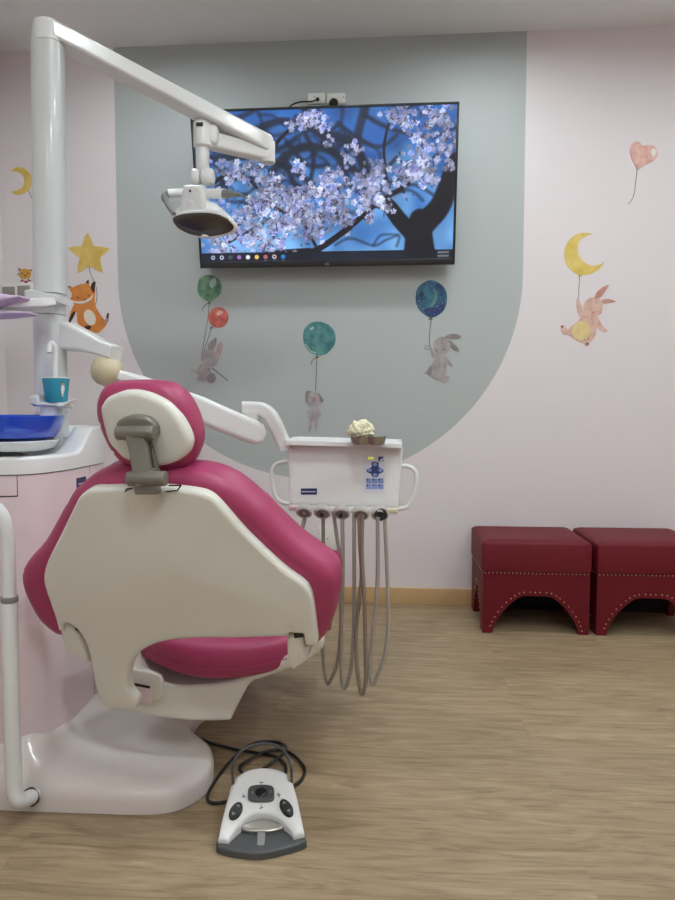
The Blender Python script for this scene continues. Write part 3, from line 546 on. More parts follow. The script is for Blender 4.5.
# ================================================================== RED OTTOMANS
def ottoman(x0, x1, y0, y1, label, group):
    t = thing('ottoman', label, 'ottoman', ((x0+x1)/2, (y0+y1)/2, 0), group)
    w = x1-x0; d = y1-y0; cx = (x0+x1)/2; cy = (y0+y1)/2; zb = .268; zt = .4
    # seat cushion: puffed box
    fr = Frame((cx, cy, .327), (1, 0, 0), (0, 1, 0)); q = .006
    rr = .012; hw = w/2+q; hd = d/2+q
    ol = []
    for sx, sy, a0 in ((1, 1, 0), (-1, 1, 90), (-1, -1, 180), (1, -1, 270)):
        for a in (0, 30, 60, 90): ol.append((sx*(hw-rr)+rr*math.cos(math.radians(a0+a)), sy*(hd-rr)+rr*math.sin(math.radians(a0+a))))
    S = solid(fr, ol, .018, .045, 0, 0, .114, .02)
    mk('seat_cushion', *S, redl, t)
    # frame of arched panels
    def panel(A, B, z0, z1, n, wid):
        A = Vector((*A, 0)); B = Vector((*B, 0)); L = (B-A).length; f2 = Frame((A.x, A.y, 0), (B-A), (0, 0, 1))
        s = .042; top = .164; pts = [(0, z0), (s, z0)]
        half = [p for p in cr([(s, 0), (s+.012, .045), (s+.045, .098), (s+.09, .142), (L*.37, .162), (L*.5, .164)], 4, False)]
        pts += [(p.x, p.y) for p in half]+[(L-p.x, p.y) for p in half[::-1][1:]]
        pts += [(L-s, z0), (L, z0), (L, z1), (0, z1)]
        clean = [pts[0]]
        for p in pts[1:]:
            if math.dist(p, clean[-1]) > 1e-4: clean.append(p)
        return f2, clean, L, s, top
    m = MB(); nails = []
    th = .03
    for A, B in (((x0, y0), (x1, y0)), ((x1, y0+th), (x1, y1-th)), ((x1, y1), (x0, y1)), ((x0, y1-th), (x0, y0+th))):
        f2, pl, L, s, top = panel(A, B, 0, zb+.003, 0, 0)
        if A == (x1, y1): pl = [(0, 0), (L, 0), (L, zb), (0, zb)]
        n_ = len(pl); V = [f2.P(p[0], p[1], 0) for p in pl]+[f2.P(p[0], p[1], -th) for p in pl]
        m.add(V, [tuple(range(n_)), tuple(reversed(range(n_, 2*n_)))]+[(i, i+n_, (i+1) % n_+n_, (i+1) % n_) for i in range(n_)])
        k = int(L/.0165)
        for i in range(k): nails.append((f2, (i+.5)*L/k, zb-.006))
        arc = []
        hh_ = [Vector((p.x, p.y)) for p in cr([(s-.014, .012), (s-.002, .05), (s+.033, .108), (s+.082, .156), (L*.37, .178), (L*.5, .180)], 8, False)]
        arc = hh_+[Vector((L-p.x, p.y)) for p in hh_[::-1][1:]]
        acc = 0; last = arc[0]
        for q2 in arc[1:]:
            acc += (q2-last).length; last = q2
            if acc > .018: acc = 0; nails.append((f2, q2.x, q2.y))
    m.build('frame', redl, t, angle=30)
    nm = MB()
    for f2, a, b in nails:
        if f2.n.y < -.5 or f2.n.x < -.5: nm.add(*ball(f2.P(a, b, .0005), .0032, 8))
    o = nm.build('nailhead_trim', nailm, t); o['kind'] = 'stuff'
    mk('inner_shade_sheet', *box((cx, y1-.045, .135), (w-.064, .006, .25), .001), mat('hollow_shade_black', (20, 18, 20), .9), t)  # black sheet added behind the arch, puts the hollow's shade into colour
    mk('underside_panel', *box((cx, cy, .235), (w-.07, d-.07, .012), .001), mat('hollow_shade_black', (20, 18, 20), .9), t)
ottoman(.412, .858, 2.885, 3.262, 'red leather ottoman with nailhead trim, left of the pair under the moon rabbit', 'red ottomans')
ottoman(.888, 1.334, 2.885, 3.262, 'red leather ottoman cut off by the right picture edge', 'red ottomans')
# ================================================================== DENTAL UNIT (plinth, cabinet, column, basin)
unit = thing('dental_unit', 'white and blush dental cabinet unit with cuspidor, column and floor plinth', 'dental unit', (-1.05, 1.75, 0))
fz = Frame((0, 0, 0), (1, 0, 0), (0, 1, 0))
base_ol = sm([(-1.42, 1.50), (-1.42, 1.5), (-.92, 1.50), (-.70, 1.502), (-.56, 1.508), (-.495, 1.53), (-.452, 1.59), (-.444, 1.665), (-.475, 1.755), (-.555, 1.85), (-.56, 1.98), (-.5, 2.1), (-.5, 2.35), (-.6, 2.42), (-.9, 2.42), (-1.42, 2.42), (-1.42, 2.42)], 6)
def bbulge(x, y, d):
    l = np.clip((-.55-x)/.35, 0, 1); k = np.clip((-.66-x)/.2, 0, 1)**2
    r = np.clip((y-1.62)/.25, 0, 1)*np.clip((-.6-x)/.22, 0, 1)
    k2 = np.clip((-.83-x)/.05, 0, 1)*np.clip((y-1.50)/.06, 0, 1)**1.6
    return k2*.055+(l*.034+k*.05*np.clip((y-1.53)/.12, 0, 1)+r*.012)*np.clip(d/.05, 0, 1)**.8
mk('plinth', *solid(Frame((0, 0, .016), (1, 0, 0), (0, 1, 0)), base_ol, .034, .04, 0, 0, .03, .02, bulge=bbulge), mat('plinth_blush_white', (222, 213, 208), .3, coat=.3, var=.01), unit, angle=60)
p = onz(199, 760, .055); 
pl_ = []
mk('plinth_button', *box((p.x, p.y, .0508), (.022, .05, .003), .0012, Matrix.Rotation(-.5, 3, 'Z')), white, unit)
side = [(-1.42, 1.552), (-.99, 1.552), (-.93, 1.555), (-.885, 1.567), (-.857, 1.597), (-.842, 1.645), (-.834, 1.70), (-.834, 1.85), (-.84, 1.93), (-.862, 1.985), (-.92, 2.03), (-1.0, 2.05), (-1.42, 2.05)]
sp = cr(side, 6, False)
foot = [(p.x, p.y) for p in sp]
core = mat('seam_shadow', (96, 88, 88), .7)
mk('cabinet_body', *solid(Frame((0, 0, .44), (1, 0, 0), (0, 1, 0)), [( -.004+x, y+.003) for x, y in foot], 0, 0, 0, 0, .73, .03), core, unit, angle=30)
def pathpanel(i0, i1, z0, z1, th=.004):
    P = sp[i0:i1+1]; n = len(P); V = []
    for i, p in enumerate(P):
        d = (sp[min(i0+i+1, len(sp)-1)]-sp[max(i0+i-1, 0)]).normalized(); nn_ = Vector((d.y, -d.x))
        for off in (th, -.006):
            q = p+nn_*off; V += [Vector((q.x, q.y, z0)), Vector((q.x, q.y, z1))]
    F = []
    for i in range(n-1):
        a = i*4; b = a+4; F += [(a, b, b+1, a+1), (a+2, a+3, b+3, b+2), (a+1, b+1, b+3, a+3), (a, a+2, b+2, b)]
    F += [(0, 1, 3, 2), ((n-1)*4, (n-1)*4+2, (n-1)*4+3, (n-1)*4+1)]
    return V, F
def near(px, z=.6):
    best = 0; bd = 9e9
    for i, p in enumerate(sp):
        v = Vector((p.x, p.y, z))-CAM; x = 337.5+f*v.dot(CR)/v.dot(CF)
        if p.y < 1.94 and abs(x-px) < bd: bd = abs(x-px); best = i
    return best
i1 = near(20); i2 = near(90); i3 = len(sp)-1
dr = mk('drawer', *pathpanel(0, i1, .752, .8), cabpink, unit)
sp_save = list(sp)
gap = .0022
def shifted(i, sgn):   # a point a touch further along the path, leaves the shadow gap
    a = sp[i]; b = sp[i+sgn]; return a+(b-a).normalized()*gap
q1 = shifted(i1, 1); q2 = shifted(i2, -1); q3 = shifted(i2, 1)
sp = sp_save[:i1]+[q1]+sp_save[i1+1:i2]+[q2]+sp_save[i2+1:]
dm_ = MB(); dm_.add(*pathpanel(0, i2, .1, .7485)); dm_.add(*pathpanel(i1, i2, .7475, .8)); dm_.build('door', cabpink, unit)
sp = sp_save[:i2]+[q3]+sp_save[i2+1:]
mk('side_panel', *pathpanel(i2, i3, .1, .8), cabpink, unit)
sp = sp_save
# worktop
def wbulge(x, y, d):
    S = lambda t: np.clip(t, 0, 1)**2*(3-2*np.clip(t, 0, 1))
    up = S((y-1.75)/.11); edge = np.maximum(S((x+.915)/.035), S((y-1.95)/.03)); return .065*up*edge - .006*S((d-.02)/.02)*(1-edge*up)
top_ol = []
for i, p in enumerate(sp):
    d = (sp[min(i+1, len(sp)-1)]-sp[max(i-1, 0)]).normalized(); q = p+Vector((d.y, -d.x))*.007; top_ol.append((q.x, q.y))
wt = mk('worktop', *solid(Frame((0, 0, .8195), (1, 0, 0), (0, 1, 0)), top_ol, .009, .012, 0, 0, .033, .012, bulge=wbulge), white, unit, angle=60)
# blue bowl on its saucer
bc = Vector((-1.03, 1.74, 0)); bowlm = mat('blue_glass', (20, 84, 220), .08, var=.02, coat=.6, trans=.2)
bw = mk('cuspidor_bowl', *lathe([(.02, .880), (.10, .882), (.132, .889), (.143, .905), (.155, .942), (.157, .9435), (.159, .942), (.148, .903), (.137, .886), (.10, .876), (.02, .875)], bc, n=56), bowlm, unit)
mk('saucer', *lathe([(.06, .842), (.1, .847), (.13, .856), (.143, .8755), (.14, .878), (.125, .873), (.02, .8725)], bc, n=56), white, unit)
# column
px_ = -.980; py_ = 1.95
mk('column', *sweep([(px_-.016, py_, .83), (px_-.016, py_, 1.235)], (.087, .082), e=2.6, n=32, up=(0, 1, 0)), mat('column_enamel', (208, 211, 211), .3, coat=.35, var=.01), unit)
mk('column_sleeve', *sweep([(px_-.016, py_, 1.237), (px_-.016, py_, 1.296)], (.087, .082), e=2.6, n=32, up=(0, 1, 0)), mat('column_enamel', (208, 211, 211), .3, coat=.35, var=.01), unit)
# collar arm towards the left, carrying the lilac wrapped holder
cb = MB(); cb.add(*sweep([at(31, 296.5, 1.93), at(37, 296.5, 1.93), at(43, 297, 1.93), at(52, 299, 1.93), at(65.5, 301.5, 1.93)], [(.07, .026), (.09, .027), (.096, .027), (.096, .023), (.094, .018)], e=5))
cb.build('collar', white, unit)
cb = MB(); cb.add(*sweep([at(-30, 306, 1.80), at(20, 305, 1.80), at(40, 304.5, 1.83), at(47, 304, 1.865)], [(.05, .014), (.06, .024), (.06, .026), (.055, .02)], e=5))
cb.build('holder_arm', white, unit)
# cup holder, spout, small nozzle, column of the holder
h = MB(); h.add(*sweep([at(34.5, 400.5, 1.84), at(38, 400.5, 1.84), at(43, 401, 1.84), at(46, 405, 1.83), at(69, 405.6, 1.83)], [(.05, .022), (.06, .032), (.065, .032), (.075, .011), (.06, .010)], e=4))
h.add(*sweep([at(62, 406, 1.82), at(75.5, 399.6, 1.82)], [(.05, .008), (.02, .003)], e=4)); h.build('cup_holder', white, unit)
mk('holder_post', *sweep([at(51, 403, 1.83), at(51, 438, 1.83)], (.052, .05), e=3, up=(0, 1, 0), n=24), white, unit)
mk('spout', *tube([at(55, 415, 1.865), at(55, 390, 1.865), at(55.2, 360, 1.865), at(55, 348, 1.862), at(52, 343.4, 1.855), at(49.8, 346, 1.85), at(49.6, 353, 1.845)], .0078), white, unit)
nz_ = at(66, 436, 1.84); mk('nozzle', *lathe([(.018, 0), (.0165, .012), (.008, .024), (.007, .034), (.009, .036)], (nz_.x, nz_.y, .845), n=20), white, unit)
# logo plate on the door and grab rail
ilp = near(80.5); pa, pb = sp[near(77)], sp[near(85.5)]
za = at(77, 473, pa.y).z
fp = Frame((pa.x, pa.y, 0), (pb.x-pa.x, pb.y-pa.y, 0), (0, 0, 1)); Lp = (pb-pa).length
o = mk('logo_plate', *flat(fp, [(0, .749), (Lp, .749), (Lp, .775), (0, .775)], .003, .0055), navy, unit, smooth=False)
mk('mark', *flat(fp, [(Lp*.15, .7565), (Lp*.85, .7565), (Lp*.85, .76), (Lp*.15, .76)], .005, .006), lightmark, o, smooth=False)
yr = 1.435
gr = MB(); gr.add(*tube([at(-60, 512, yr-.05), at(-25, 506, yr), at(-6, 507, yr), at(3.5, 518, yr), at(8, 540, yr), at(9, 570, yr), at(9.4, 596, yr)], .0145, 16)); o = gr.build('grab_rail', white, unit)
gr = MB(); gr.add(*tube([at(9.4, 598, yr), at(9.8, 640, yr), at(12, 720, yr), at(13.5, 770, yr), at(14.5, 790, yr), at(19, 800, yr+.005), at(27, 799, yr+.03), at(34, 795, 1.497)], .0178, 16)); gr.build('lower_rail', white, o)
mk('rail_collar', *cyl(at(9.4, 602, yr), at(9.4, 596, yr), .0186), midg, o)
q = at(32, 796.5, 1.49); mk('rail_gasket', *cyl((q.x-.003, 1.483, q.z), (q.x+.001, 1.494, q.z), .0215), black, o)
# ---- things on the unit
cp = at(56.5, 403, 1.82); cup = thing('paper_cup', 'teal paper cup with a small printed child figure on the cup holder', 'cup', (cp.x, cp.y, cp.z))
tealc = mat('teal_paper', (54, 160, 182), .55, var=.02); z0 = at(56.5, 399, 1.82).z; z1 = at(56.5, 378, 1.82).z
z0 = at(56.5, 403.6, 1.82).z+.003
mk('cup_wall', *lathe([(.027, 0), (.0285, .002), (.036, z1-z0), (.0345, z1-z0), (.026, .006), (.001, .006)], (cp.x, cp.y, z0), n=36), tealc, cup)
mk('rim', *lathe([(.0345, 0), (.0375, .0005), (.038, .002), (.0365, .0035), (.0345, .002)], (cp.x, cp.y, z1-.002), n=36), mat('paper_white', (240, 240, 236), .6), cup)
fb = Frame((cp.x, cp.y-.034, z0), (1, .25, 0), (0, -.12, 1)); fg = MB()
for out, mi in ((ell(.021, .050, .0042, .0048, 0, 12), 0), (ell(.0205, .0535, .0046, .0035, 0, 12), 1), ([(.0165, .046), (.025, .046), (.027, .032), (.0155, .032)], 2), ([(.017, .032), (.0245, .032), (.023, .022), (.018, .022)], 2), ([(.0175, .022), (.0205, .022), (.0205, .016), (.0175, .016)], 0), ([(.0215, .022), (.0245, .022), (.0245, .016), (.0215, .016)], 0)):
    n_ = len(out); V = []
    for (a, b) in out: # wrapped on the cup's side
        ang = -PI/2+.62+(a-.008)/.034; r_ = .0288+(b/(z1-z0))*.0075+.0008
        V.append(Vector((cp.x+r_*math.cos(ang), cp.y+r_*math.sin(ang), z0+b)))
    V2 = [Vector((cp.x+(v.x-cp.x)*.985, cp.y+(v.y-cp.y)*.985, v.z)) for v in V]
    fg.add(V+V2, [tuple(range(n_)), tuple(range(n_, 2*n_))], mi)
fg.build('printed_figure', [mat('print_skin', (214, 180, 160), .6), mat('print_dark', (44, 44, 52), .6), mat('print_white', (235, 235, 235), .6)], cup, smooth=False)
lil = mat('lilac_cloth', (206, 186, 216), .7, var=.05, bump=.3, bscale=120)
cv = thing('arm_cover', 'lilac cloth cover wrapped over the holder arm left of the column', 'cover', at(0, 306, 1.80))
def cloth(L, name):
    mb = MB(); mb.add(*sweep(cr([q[0] for q in L], 5, False), [(.085+.004*math.sin(k*1.3), 0) for k in range(1)]*0 or [tuple(s) for s in np.array([np.interp(np.linspace(0, len(L)-1, (len(L)-1)*5+1), range(len(L)), [q[1][j] for q in L]) for j in (0, 1)]).T.tolist()], e=2.4, n=20))
    mb.build(name, lil, cv)
cloth([(at(-50, 302, 1.77), (.10, .05)), (at(-20, 302, 1.77), (.10, .048)), (at(2, 300.5, 1.77), (.09, .036)), (at(14, 300, 1.77), (.08, .022)), (at(26, 298, 1.77), (.06, .005))], 'upper_wrap')
cloth([(at(-50, 316, 1.79), (.10, .022)), (at(0, 315, 1.79), (.10, .018)), (at(18, 314.6, 1.79), (.08, .012)), (at(34, 314, 1.79), (.05, .003))], 'lower_flap')
tag(mk('suction_handpiece', *sweep([(-1.2, 1.60, .853), (-1.0, 1.575, .853), (-.935, 1.567, .853), (-.925, 1.566, .853), (-.875, 1.562, .853)], [(.01, .009), (.011, .011), (.011, .011), (.008, .008), (.008, .008)], n=12), black), 'thin black handpiece lying on the white worktop below the blue bowl', 'handpiece')
# ================================================================== DENTAL LAMP
lp = thing('dental_lamp', 'white dental lamp on a jointed arm from the column top', 'dental lamp', (px_, py_, 1.298))
enamel = mat('column_enamel', (208, 211, 211), .3, coat=.35, var=.01)
mk('pole', *sweep([(px_-.012, py_, 1.298), (px_, py_, 2.006)], (.088, .084), e=2.5, n=32, up=(0, 1, 0)), enamel, lp)
A0 = Vector((px_-.004, py_-.005, 2.046)); A1 = at(266, 145, 2.3)
A1 = Vector((A1.x, A1.y, A1.z)); dr_ = (A1-A0)
arm = MB()
arm.add(*sweep([(px_, py_, 2.008), (px_, py_, 2.02), (px_, py_, 2.055), (px_, py_, 2.067), (px_, py_, 2.071)], [(.087, .083), (.086, .082), (.080, .078), (.070, .070), (.05, .05)], e=2.3, n=32, up=(0, 1, 0)))
arm.build('pole_cap', white, lp)
st = A0+dr_.normalized()*.0
arm = MB(); arm.add(*sweep([st, A0+dr_*.12, A0+dr_*.5, A0+dr_*.94, A1, A1+dr_.normalized()*.012], [(.074, .050), (.078, .046), (.075, .045), (.068, .052), (.062, .056), (.05, .046)], e=5, n=24))
arm.build('upper_arm', white, lp)
B0 = at(268, 154, 2.3); B1 = at(208, 140.5, 2.215)
mk('elbow', *cyl((B0.x, B0.y, B0.z-.03), (B0.x, B0.y, B0.z+.04), .024), white, lp)
mk('lower_arm', *sweep([B0, B0+(B1-B0)*.5, B1], [(.045, .05), (.045, .05), (.045, .05)], e=5, n=24), white, lp)
Bc = at(203, 134, 2.2)
hs = MB(); hs.add(*lathe([(.02, .042), (.026, .04), (.0305, .03), (.031, -.04), (.027, -.044), (.01, -.045)], Bc, n=28)); hs.add(*box(Bc+Vector((.025, .008, -.004)), (.05, .05, .066), .014)); hs.build('elbow_housing', white, lp)
q = at(199.6, 124.3, 2.2-.0315); mk('housing_slot', *box(q, (.022, .004, .012), .001), black, lp)
S0 = at(202.7, 146, 2.2); S1 = at(202.7, 173, 2.2)
mk('stem', *cyl(S1, S0+Vector((0, 0, .01)), .0215), white, lp)
kn = MB(); a, b = at(192.6, 177, 2.2), at(201, 177, 2.2); kn.add(*cyl(a, b, .0255, bev=.006)); a, b = at(201.6, 177, 2.2), at(214, 177, 2.2); kn.add(*cyl(a, b, .0265, bev=.009)); kn.build('knuckle', white, lp)
LFr = Frame(at(204, 222, 2.16), (1, -.08, 0), (0, -.55, .9))
head = [(171.5, 217), (176, 213.5), (188, 211), (205, 210.5), (218, 212), (229, 217), (236, 225), (236.4, 229), (232, 233), (221, 236.4), (206, 237.8), (190, 235), (178, 228.5), (172.4, 222)]
ho = LFr.pxs(sm(head, 5))
def hb(x, y, d): return .07*np.sqrt(np.clip(d/.05, 0, 1))
mk('reflector_housing', *solid(LFr, ho, .002, .006, .012, .03, .012, .008, bulgeb=lambda x, y, d: .045*np.clip(d/.045, 0, 1)**.7), white, lp, angle=60)
cx_ = sum(q[0] for q in ho)/len(ho); cy_ = sum(q[1] for q in ho)/len(ho)
lens = [(cx_+(q[0]-cx_)*.93, cy_+.001+(q[1]-cy_)*.86) for q in ho]
mk('lens', *solid(LFr, lens, .004, .02, 0, 0, .018, .01), mat('smoked_lens', (58, 48, 44), .12, var=.1, coat=.5), lp, angle=60)
q = LFr.px(206, 235); mk('sensor_tab', *ball(LFr.P(q[0], q[1], .006), .012, 14, (1.3, .7, .7)), white, lp)
hb_ = MB(); c = at(195, 202, 2.19); HF = Frame(c, (1, -.08, 0), (0, -.35, 1))
hp = HF.pxs(sm([(187, 185), (187, 185), (203, 185), (203, 185), (206, 195), (208, 213), (208, 213), (182, 215), (182, 215), (184, 198)], 5))
mk('head_block', *solid(HF, hp, .008, .01, .01, .02, .05, .008), white, lp)
q = HF.px(194, 203); mk('badge', *cyl(HF.P(q[0], q[1], .032), HF.P(q[0], q[1], .0345), .011), white, lp)
q = HF.px(193.6, 190.6); mk('lock_hole', *cyl(HF.P(q[0], q[1], .032), HF.P(q[0], q[1], .034), .004, 12), black, lp)
sh = MB(); sh.add(*solid(Frame(at(205, 210, 2.2), (1, 0, 0), (0, -.2, 1)), Frame(at(205, 210, 2.2), (1, 0, 0), (0, -.2, 1)).pxs(sm([(176, 212), (184, 205), (200, 200), (214, 203), (224, 211), (232, 220), (205, 222), (180, 220)], 5)), .015, .03, .02, .03, .02, .01)); sh.build('upper_shell', white, lp)
hl = MB(); hl.add(*sweep(cr([at(186, 193, 2.2), at(176, 193, 2.19), at(168, 194, 2.18)], 5, False), (.021, .026), e=2.6)); hL = hl.build('handle', white, lp)
hl = MB(); hl.add(*sweep(cr([at(168, 194, 2.18), at(164.6, 197, 2.17), at(168, 206, 2.14), at(174, 214, 2.12)], 5, False), [(.018, .022)]*8+[(.012, .016)]*8, e=2.6)); hl.build('grip', midg, hL)
hl = MB(); hl.add(*sweep(cr([at(206, 193.5, 2.2), at(216, 193.6, 2.19), at(226, 194, 2.18)], 5, False), (.024, .03), e=2.6)); hL = hl.build('handle', white, lp)
hl = MB(); hl.add(*sweep(cr([at(224, 194, 2.18), at(230, 194, 2.165), at(238, 194.5, 2.15), at(247, 198, 2.12)], 5, False), [(.024, .028)]*4+[(.022, .026), (.021, .024), (.02, .021), (.019, .02), (.018, .018), (.016, .015), (.014, .012), (.013, .01), (.01, .008), (.009, .007), (.008, .006), (.006, .005)], e=2.6)); hl.build('grip', midg, hL)
# ================================================================== DENTAL CHAIR
PH = math.radians(8)
cx, cy = at(184, 590, 1.5).x, 1.5
ch = thing('dental_chair', 'pink dental chair with ivory back shell and tilted headrest', 'dental chair', (-.62, 2.05, .06))
rv = Vector((math.cos(PH), -math.sin(PH), 0)); fw = Vector((math.sin(PH), math.cos(PH), 0))
cy = 1.47; BF = Frame((cx, cy, .5), rv, Vector((0, 0, 1))-fw*.35)        # n = u x v points to the camera
cush = sm([(114, 462), (103, 467), (88, 475), (76, 486), (67, 502), (58, 518), (46, 537.5), (31, 554), (25.6, 564), (25.5, 576), (30, 589), (41, 609), (53, 621), (64, 628), (64, 628), (100, 632), (100, 632), (165, 626), (280, 622), (304, 640), (304, 640), (318.5, 637.5), (331, 629), (339, 612), (343.6, 592), (344, 577), (338, 561.5), (322, 549), (304, 536), (284, 518), (262, 496), (244, 481), (227, 471), (207, 464.8), (185, 463), (140, 462)], 5)
o = mk('backrest_cushion', *solid(BF, BF.pxs([(195+(q[0]-195)*.974, q[1]+(1.5 if q[1] < 500 else 0)) for q in cush]), .030, .034, .05, .06, .034, .012), pinkv, ch, angle=60)
shell = sm([(88.5, 489.5), (96, 486), (108, 485), (130, 484.5), (165, 484.6), (195, 487.5), (211, 492), (222, 501), (248, 530), (284, 564), (303, 578), (310, 586), (314.4, 600), (318, 637), (316, 642.5), (316, 642.5), (307, 642), (307, 642), (305, 630), (305, 630), (292, 629), (292, 629), (289, 632.5), (289, 632.5), (238, 634), (195, 634.5), (165, 638), (146, 646), (135.5, 658), (131, 672), (132.5, 687), (139.5, 697.5), (138, 706), (138, 706), (121.5, 705), (112, 704.5), (103.5, 696), (98, 680), (95, 660), (90.5, 643), (85, 631), (78.5, 624), (72, 620), (67, 621), (66.5, 627), (62, 627), (62, 627), (58, 612), (49, 585), (47.4, 572), (52, 556), (66, 528), (78, 503), (83, 494)], 4)
SF = Frame(BF.P(0, 0, .050), rv, BF.v)
def sbul(x, y, d):
    # gentle crown over the shell, stronger rim round the lower cut-out
    return .012*np.clip(d/.16, 0, 1)
s_ = mk('back_shell', *solid(SF, SF.pxs(shell), .008, .010, .0, .0, .018, .010, bulge=sbul), shellm, ch, angle=70)
# stem foot: the shell's tail runs forward under the seat
# vent slot under the headrest bracket
vs_ = MB()
for (x0, y0, x1, y1) in ((127, 487.4, 133, 486.6), (169, 484.2, 181, 483.8), (181, 484, 177, 489.4), (176, 489.2, 166, 490.4), (127, 487.6, 125, 490.2)):
    A = pw(SF, x0, y0+1.4, .0185); B = pw(SF, x1, y1+1.4, .0185); vs_.add(*sweep([A, B], .003, n=8))
vs_.build('slot', black, s_)
# headrest
HFm = Frame(at(150, 425, 1.345), rv, Vector((0, 0, 1))-fw*.22)
hr = sm([(106, 384), (115, 380.6), (142, 379.4), (163, 380.6), (177, 385.2), (190, 397), (200, 415), (205, 434), (202.8, 450), (195, 463), (180, 469), (158, 468), (136, 465), (124, 459), (113, 447), (104.5, 430.5), (99, 415), (98.2, 401), (101.4, 390)], 5)
hc = mk('headrest_cushion', *solid(HFm, HFm.pxs([(151.5+(q[0]-151.5)*.925, q[1]*.985+.015*425+.6) for q in hr]), .022, .03, .045, .06, .03, .009), pinkv, ch, angle=60)
hs_ = sm([(104.4, 411), (106.4, 402), (113, 395), (129, 389.8), (148, 391.8), (166, 399.4), (177.5, 410), (186, 422), (191.6, 434), (192.8, 443), (188, 453.6), (176, 461), (160, 464.6), (145, 463), (129, 458), (119, 449), (111, 438)], 5)
HS = Frame(HFm.P(0, 0, .038), rv, HFm.v)
mk('headrest_shell', *solid(HS, HS.pxs(hs_), .009, .012, 0, 0, .016, .009, bulge=lambda x, y, d: .005*np.clip(d/.05, 0, 1)), shellm, ch, angle=70)
def hp3(x, y, w): return pw(HS, x, y, w)
DF = off(HS, .026)
br_ = MB()
dsk = DF.pxs(sm([(118, 430), (119.5, 421), (127, 416), (138, 414.4), (150, 417), (157.5, 424), (159, 431), (157, 437), (150, 441), (124, 439), (118, 435)], 5))
dsk_o = mk('bracket_disc', *solid(DF, dsk, .006, .008, 0, 0, .012, .006), greym, ch)
HW = .045
mk('knuckle', *cyl(hp3(117, 433, HW), hp3(155, 432.4, HW), .0135, 24, .003), greym, ch)
lo0 = pw(BF, 128.5, 478.5, .092); lo1 = pw(BF, 166, 478.5, .092)
mk('knuckle', *cyl(lo0, lo1, .0145, 24, .003), greym, ch)
U0 = (hp3(136.6, 432, HW)); L0 = lo0+(lo1-lo0)*.42
ar = MB(); ar.add(*sweep([U0+Vector((-.004, 0, .004)), U0+(L0-U0)*.5, L0+Vector((0, 0, -.012))], [(.036, .018), (.036, .018), (.034, .02)], up=(0, -1, 0), e=6, n=20)); ar.build('bracket_arm', greym, ch)
U1 = hp3(139, 440, HW-.016); L1 = pw(SF, 148.5, 476, .026)
mk('bracket_arm', *sweep([U1, L1], (.046, .012), up=(0, -1, 0), e=6, n=20), mat('dark_bracket', (96, 92, 84), .45, .3), ch)
mk('mount_plate', *sweep([pw(SF, 138, 481, .03), pw(SF, 157, 481, .03)], (.03, .05), up=(0, 0, 1), e=5), greym, ch)
# seat
seat0 = Vector((cx, 1.5, 0))+fw*.095
ST = Frame((seat0.x, seat0.y, .328), rv, fw)
def stp(L): return [(a, b) for a, b in L]
sol = sm(stp([(-.255, .14), (-.2, .06), (-.1, .018), (0, .005), (.1, .018), (.185, .06), (.225, .14), (.242, .3), (.255, .44), (.25, .475), (.235, .485), (.235, .485), (0, .485), (-.25, .485), (-.25, .485), (-.268, .475), (-.275, .43), (-.272, .3)]), 5)
V, F = solid(ST, sol, .03, .035, .022, .06, .04, .018)
V2 = []
for v in V:
    l = v-ST.o; a = l.dot(rv); b = l.dot(fw); lift = .045*(a/.25)**2*max(0, 1-b/.25)+.165*max(0, (b-.12)/.36)**1.3; V2.append(v+Vector((0, 0, lift)))
seat = mk('seat_cushion', V2, F, pinkv, ch, angle=60)
sd = MB(); pts = []
for a in np.linspace(-.2, .2, 17):
    b = .004+.055*(abs(a)/.2)**2.2; q = ST.P(a, b-.0005, -.006); q.z += .045*(a/.25)**2*max(0, 1-b/.25); pts.append(q)
sd.add(*sweep(pts, .0032, n=6)); sd.build('piping', pinkv, seat)
# leg rest, drops away in front of the seat
LR = Frame(ST.P(0, .50, .11), rv, fw*.75+Vector((0, 0, -.66)))
mk('leg_rest', *solid(LR, sm([(-.19, 0), (-.19, 0), (-.16, .33), (-.12, .37), (.0, .38), (.12, .37), (.16, .33), (.19, 0), (.19, 0), (0, 0)], 4), .02, .03, .015, .03, .03, .02), pinkv, ch, angle=60)
# under-seat body
UY = 1.64
UF = Frame(at(184, 660, UY), (1, 0, 0), (0, 0, 1))
under = sm([(92, 640), (92, 640), (104, 690), (112, 703), (126, 708), (150, 714), (190, 718.6), (228, 718.6), (233, 714), (239, 701), (251, 681.5), (262, 676.5), (287, 668.6), (302, 661), (318, 651.5), (324, 644), (324.6, 636), (324.6, 636), (314, 630), (314, 630), (304, 641), (284, 656), (240, 676.5), (200, 683), (165, 681), (142, 670), (132, 655), (122, 640), (122, 640)], 4)
V, F = solid(UF, UF.pxs(under), .008, .012, 0, 0, .012, .012)
# extend the back of this shell away under the seat
V2 = []
for v in V:
    w_ = (v-UF.o).dot(UF.n)
    if w_ < 0:
        l = v-UF.o; v = v+fw*.34+Vector((-(l.x-.0)*.25, 0, -(l.z+.05)*.3+.005))
    V2.append(v)
body = mk('seat_base', V2, F, shellm, ch, angle=45)
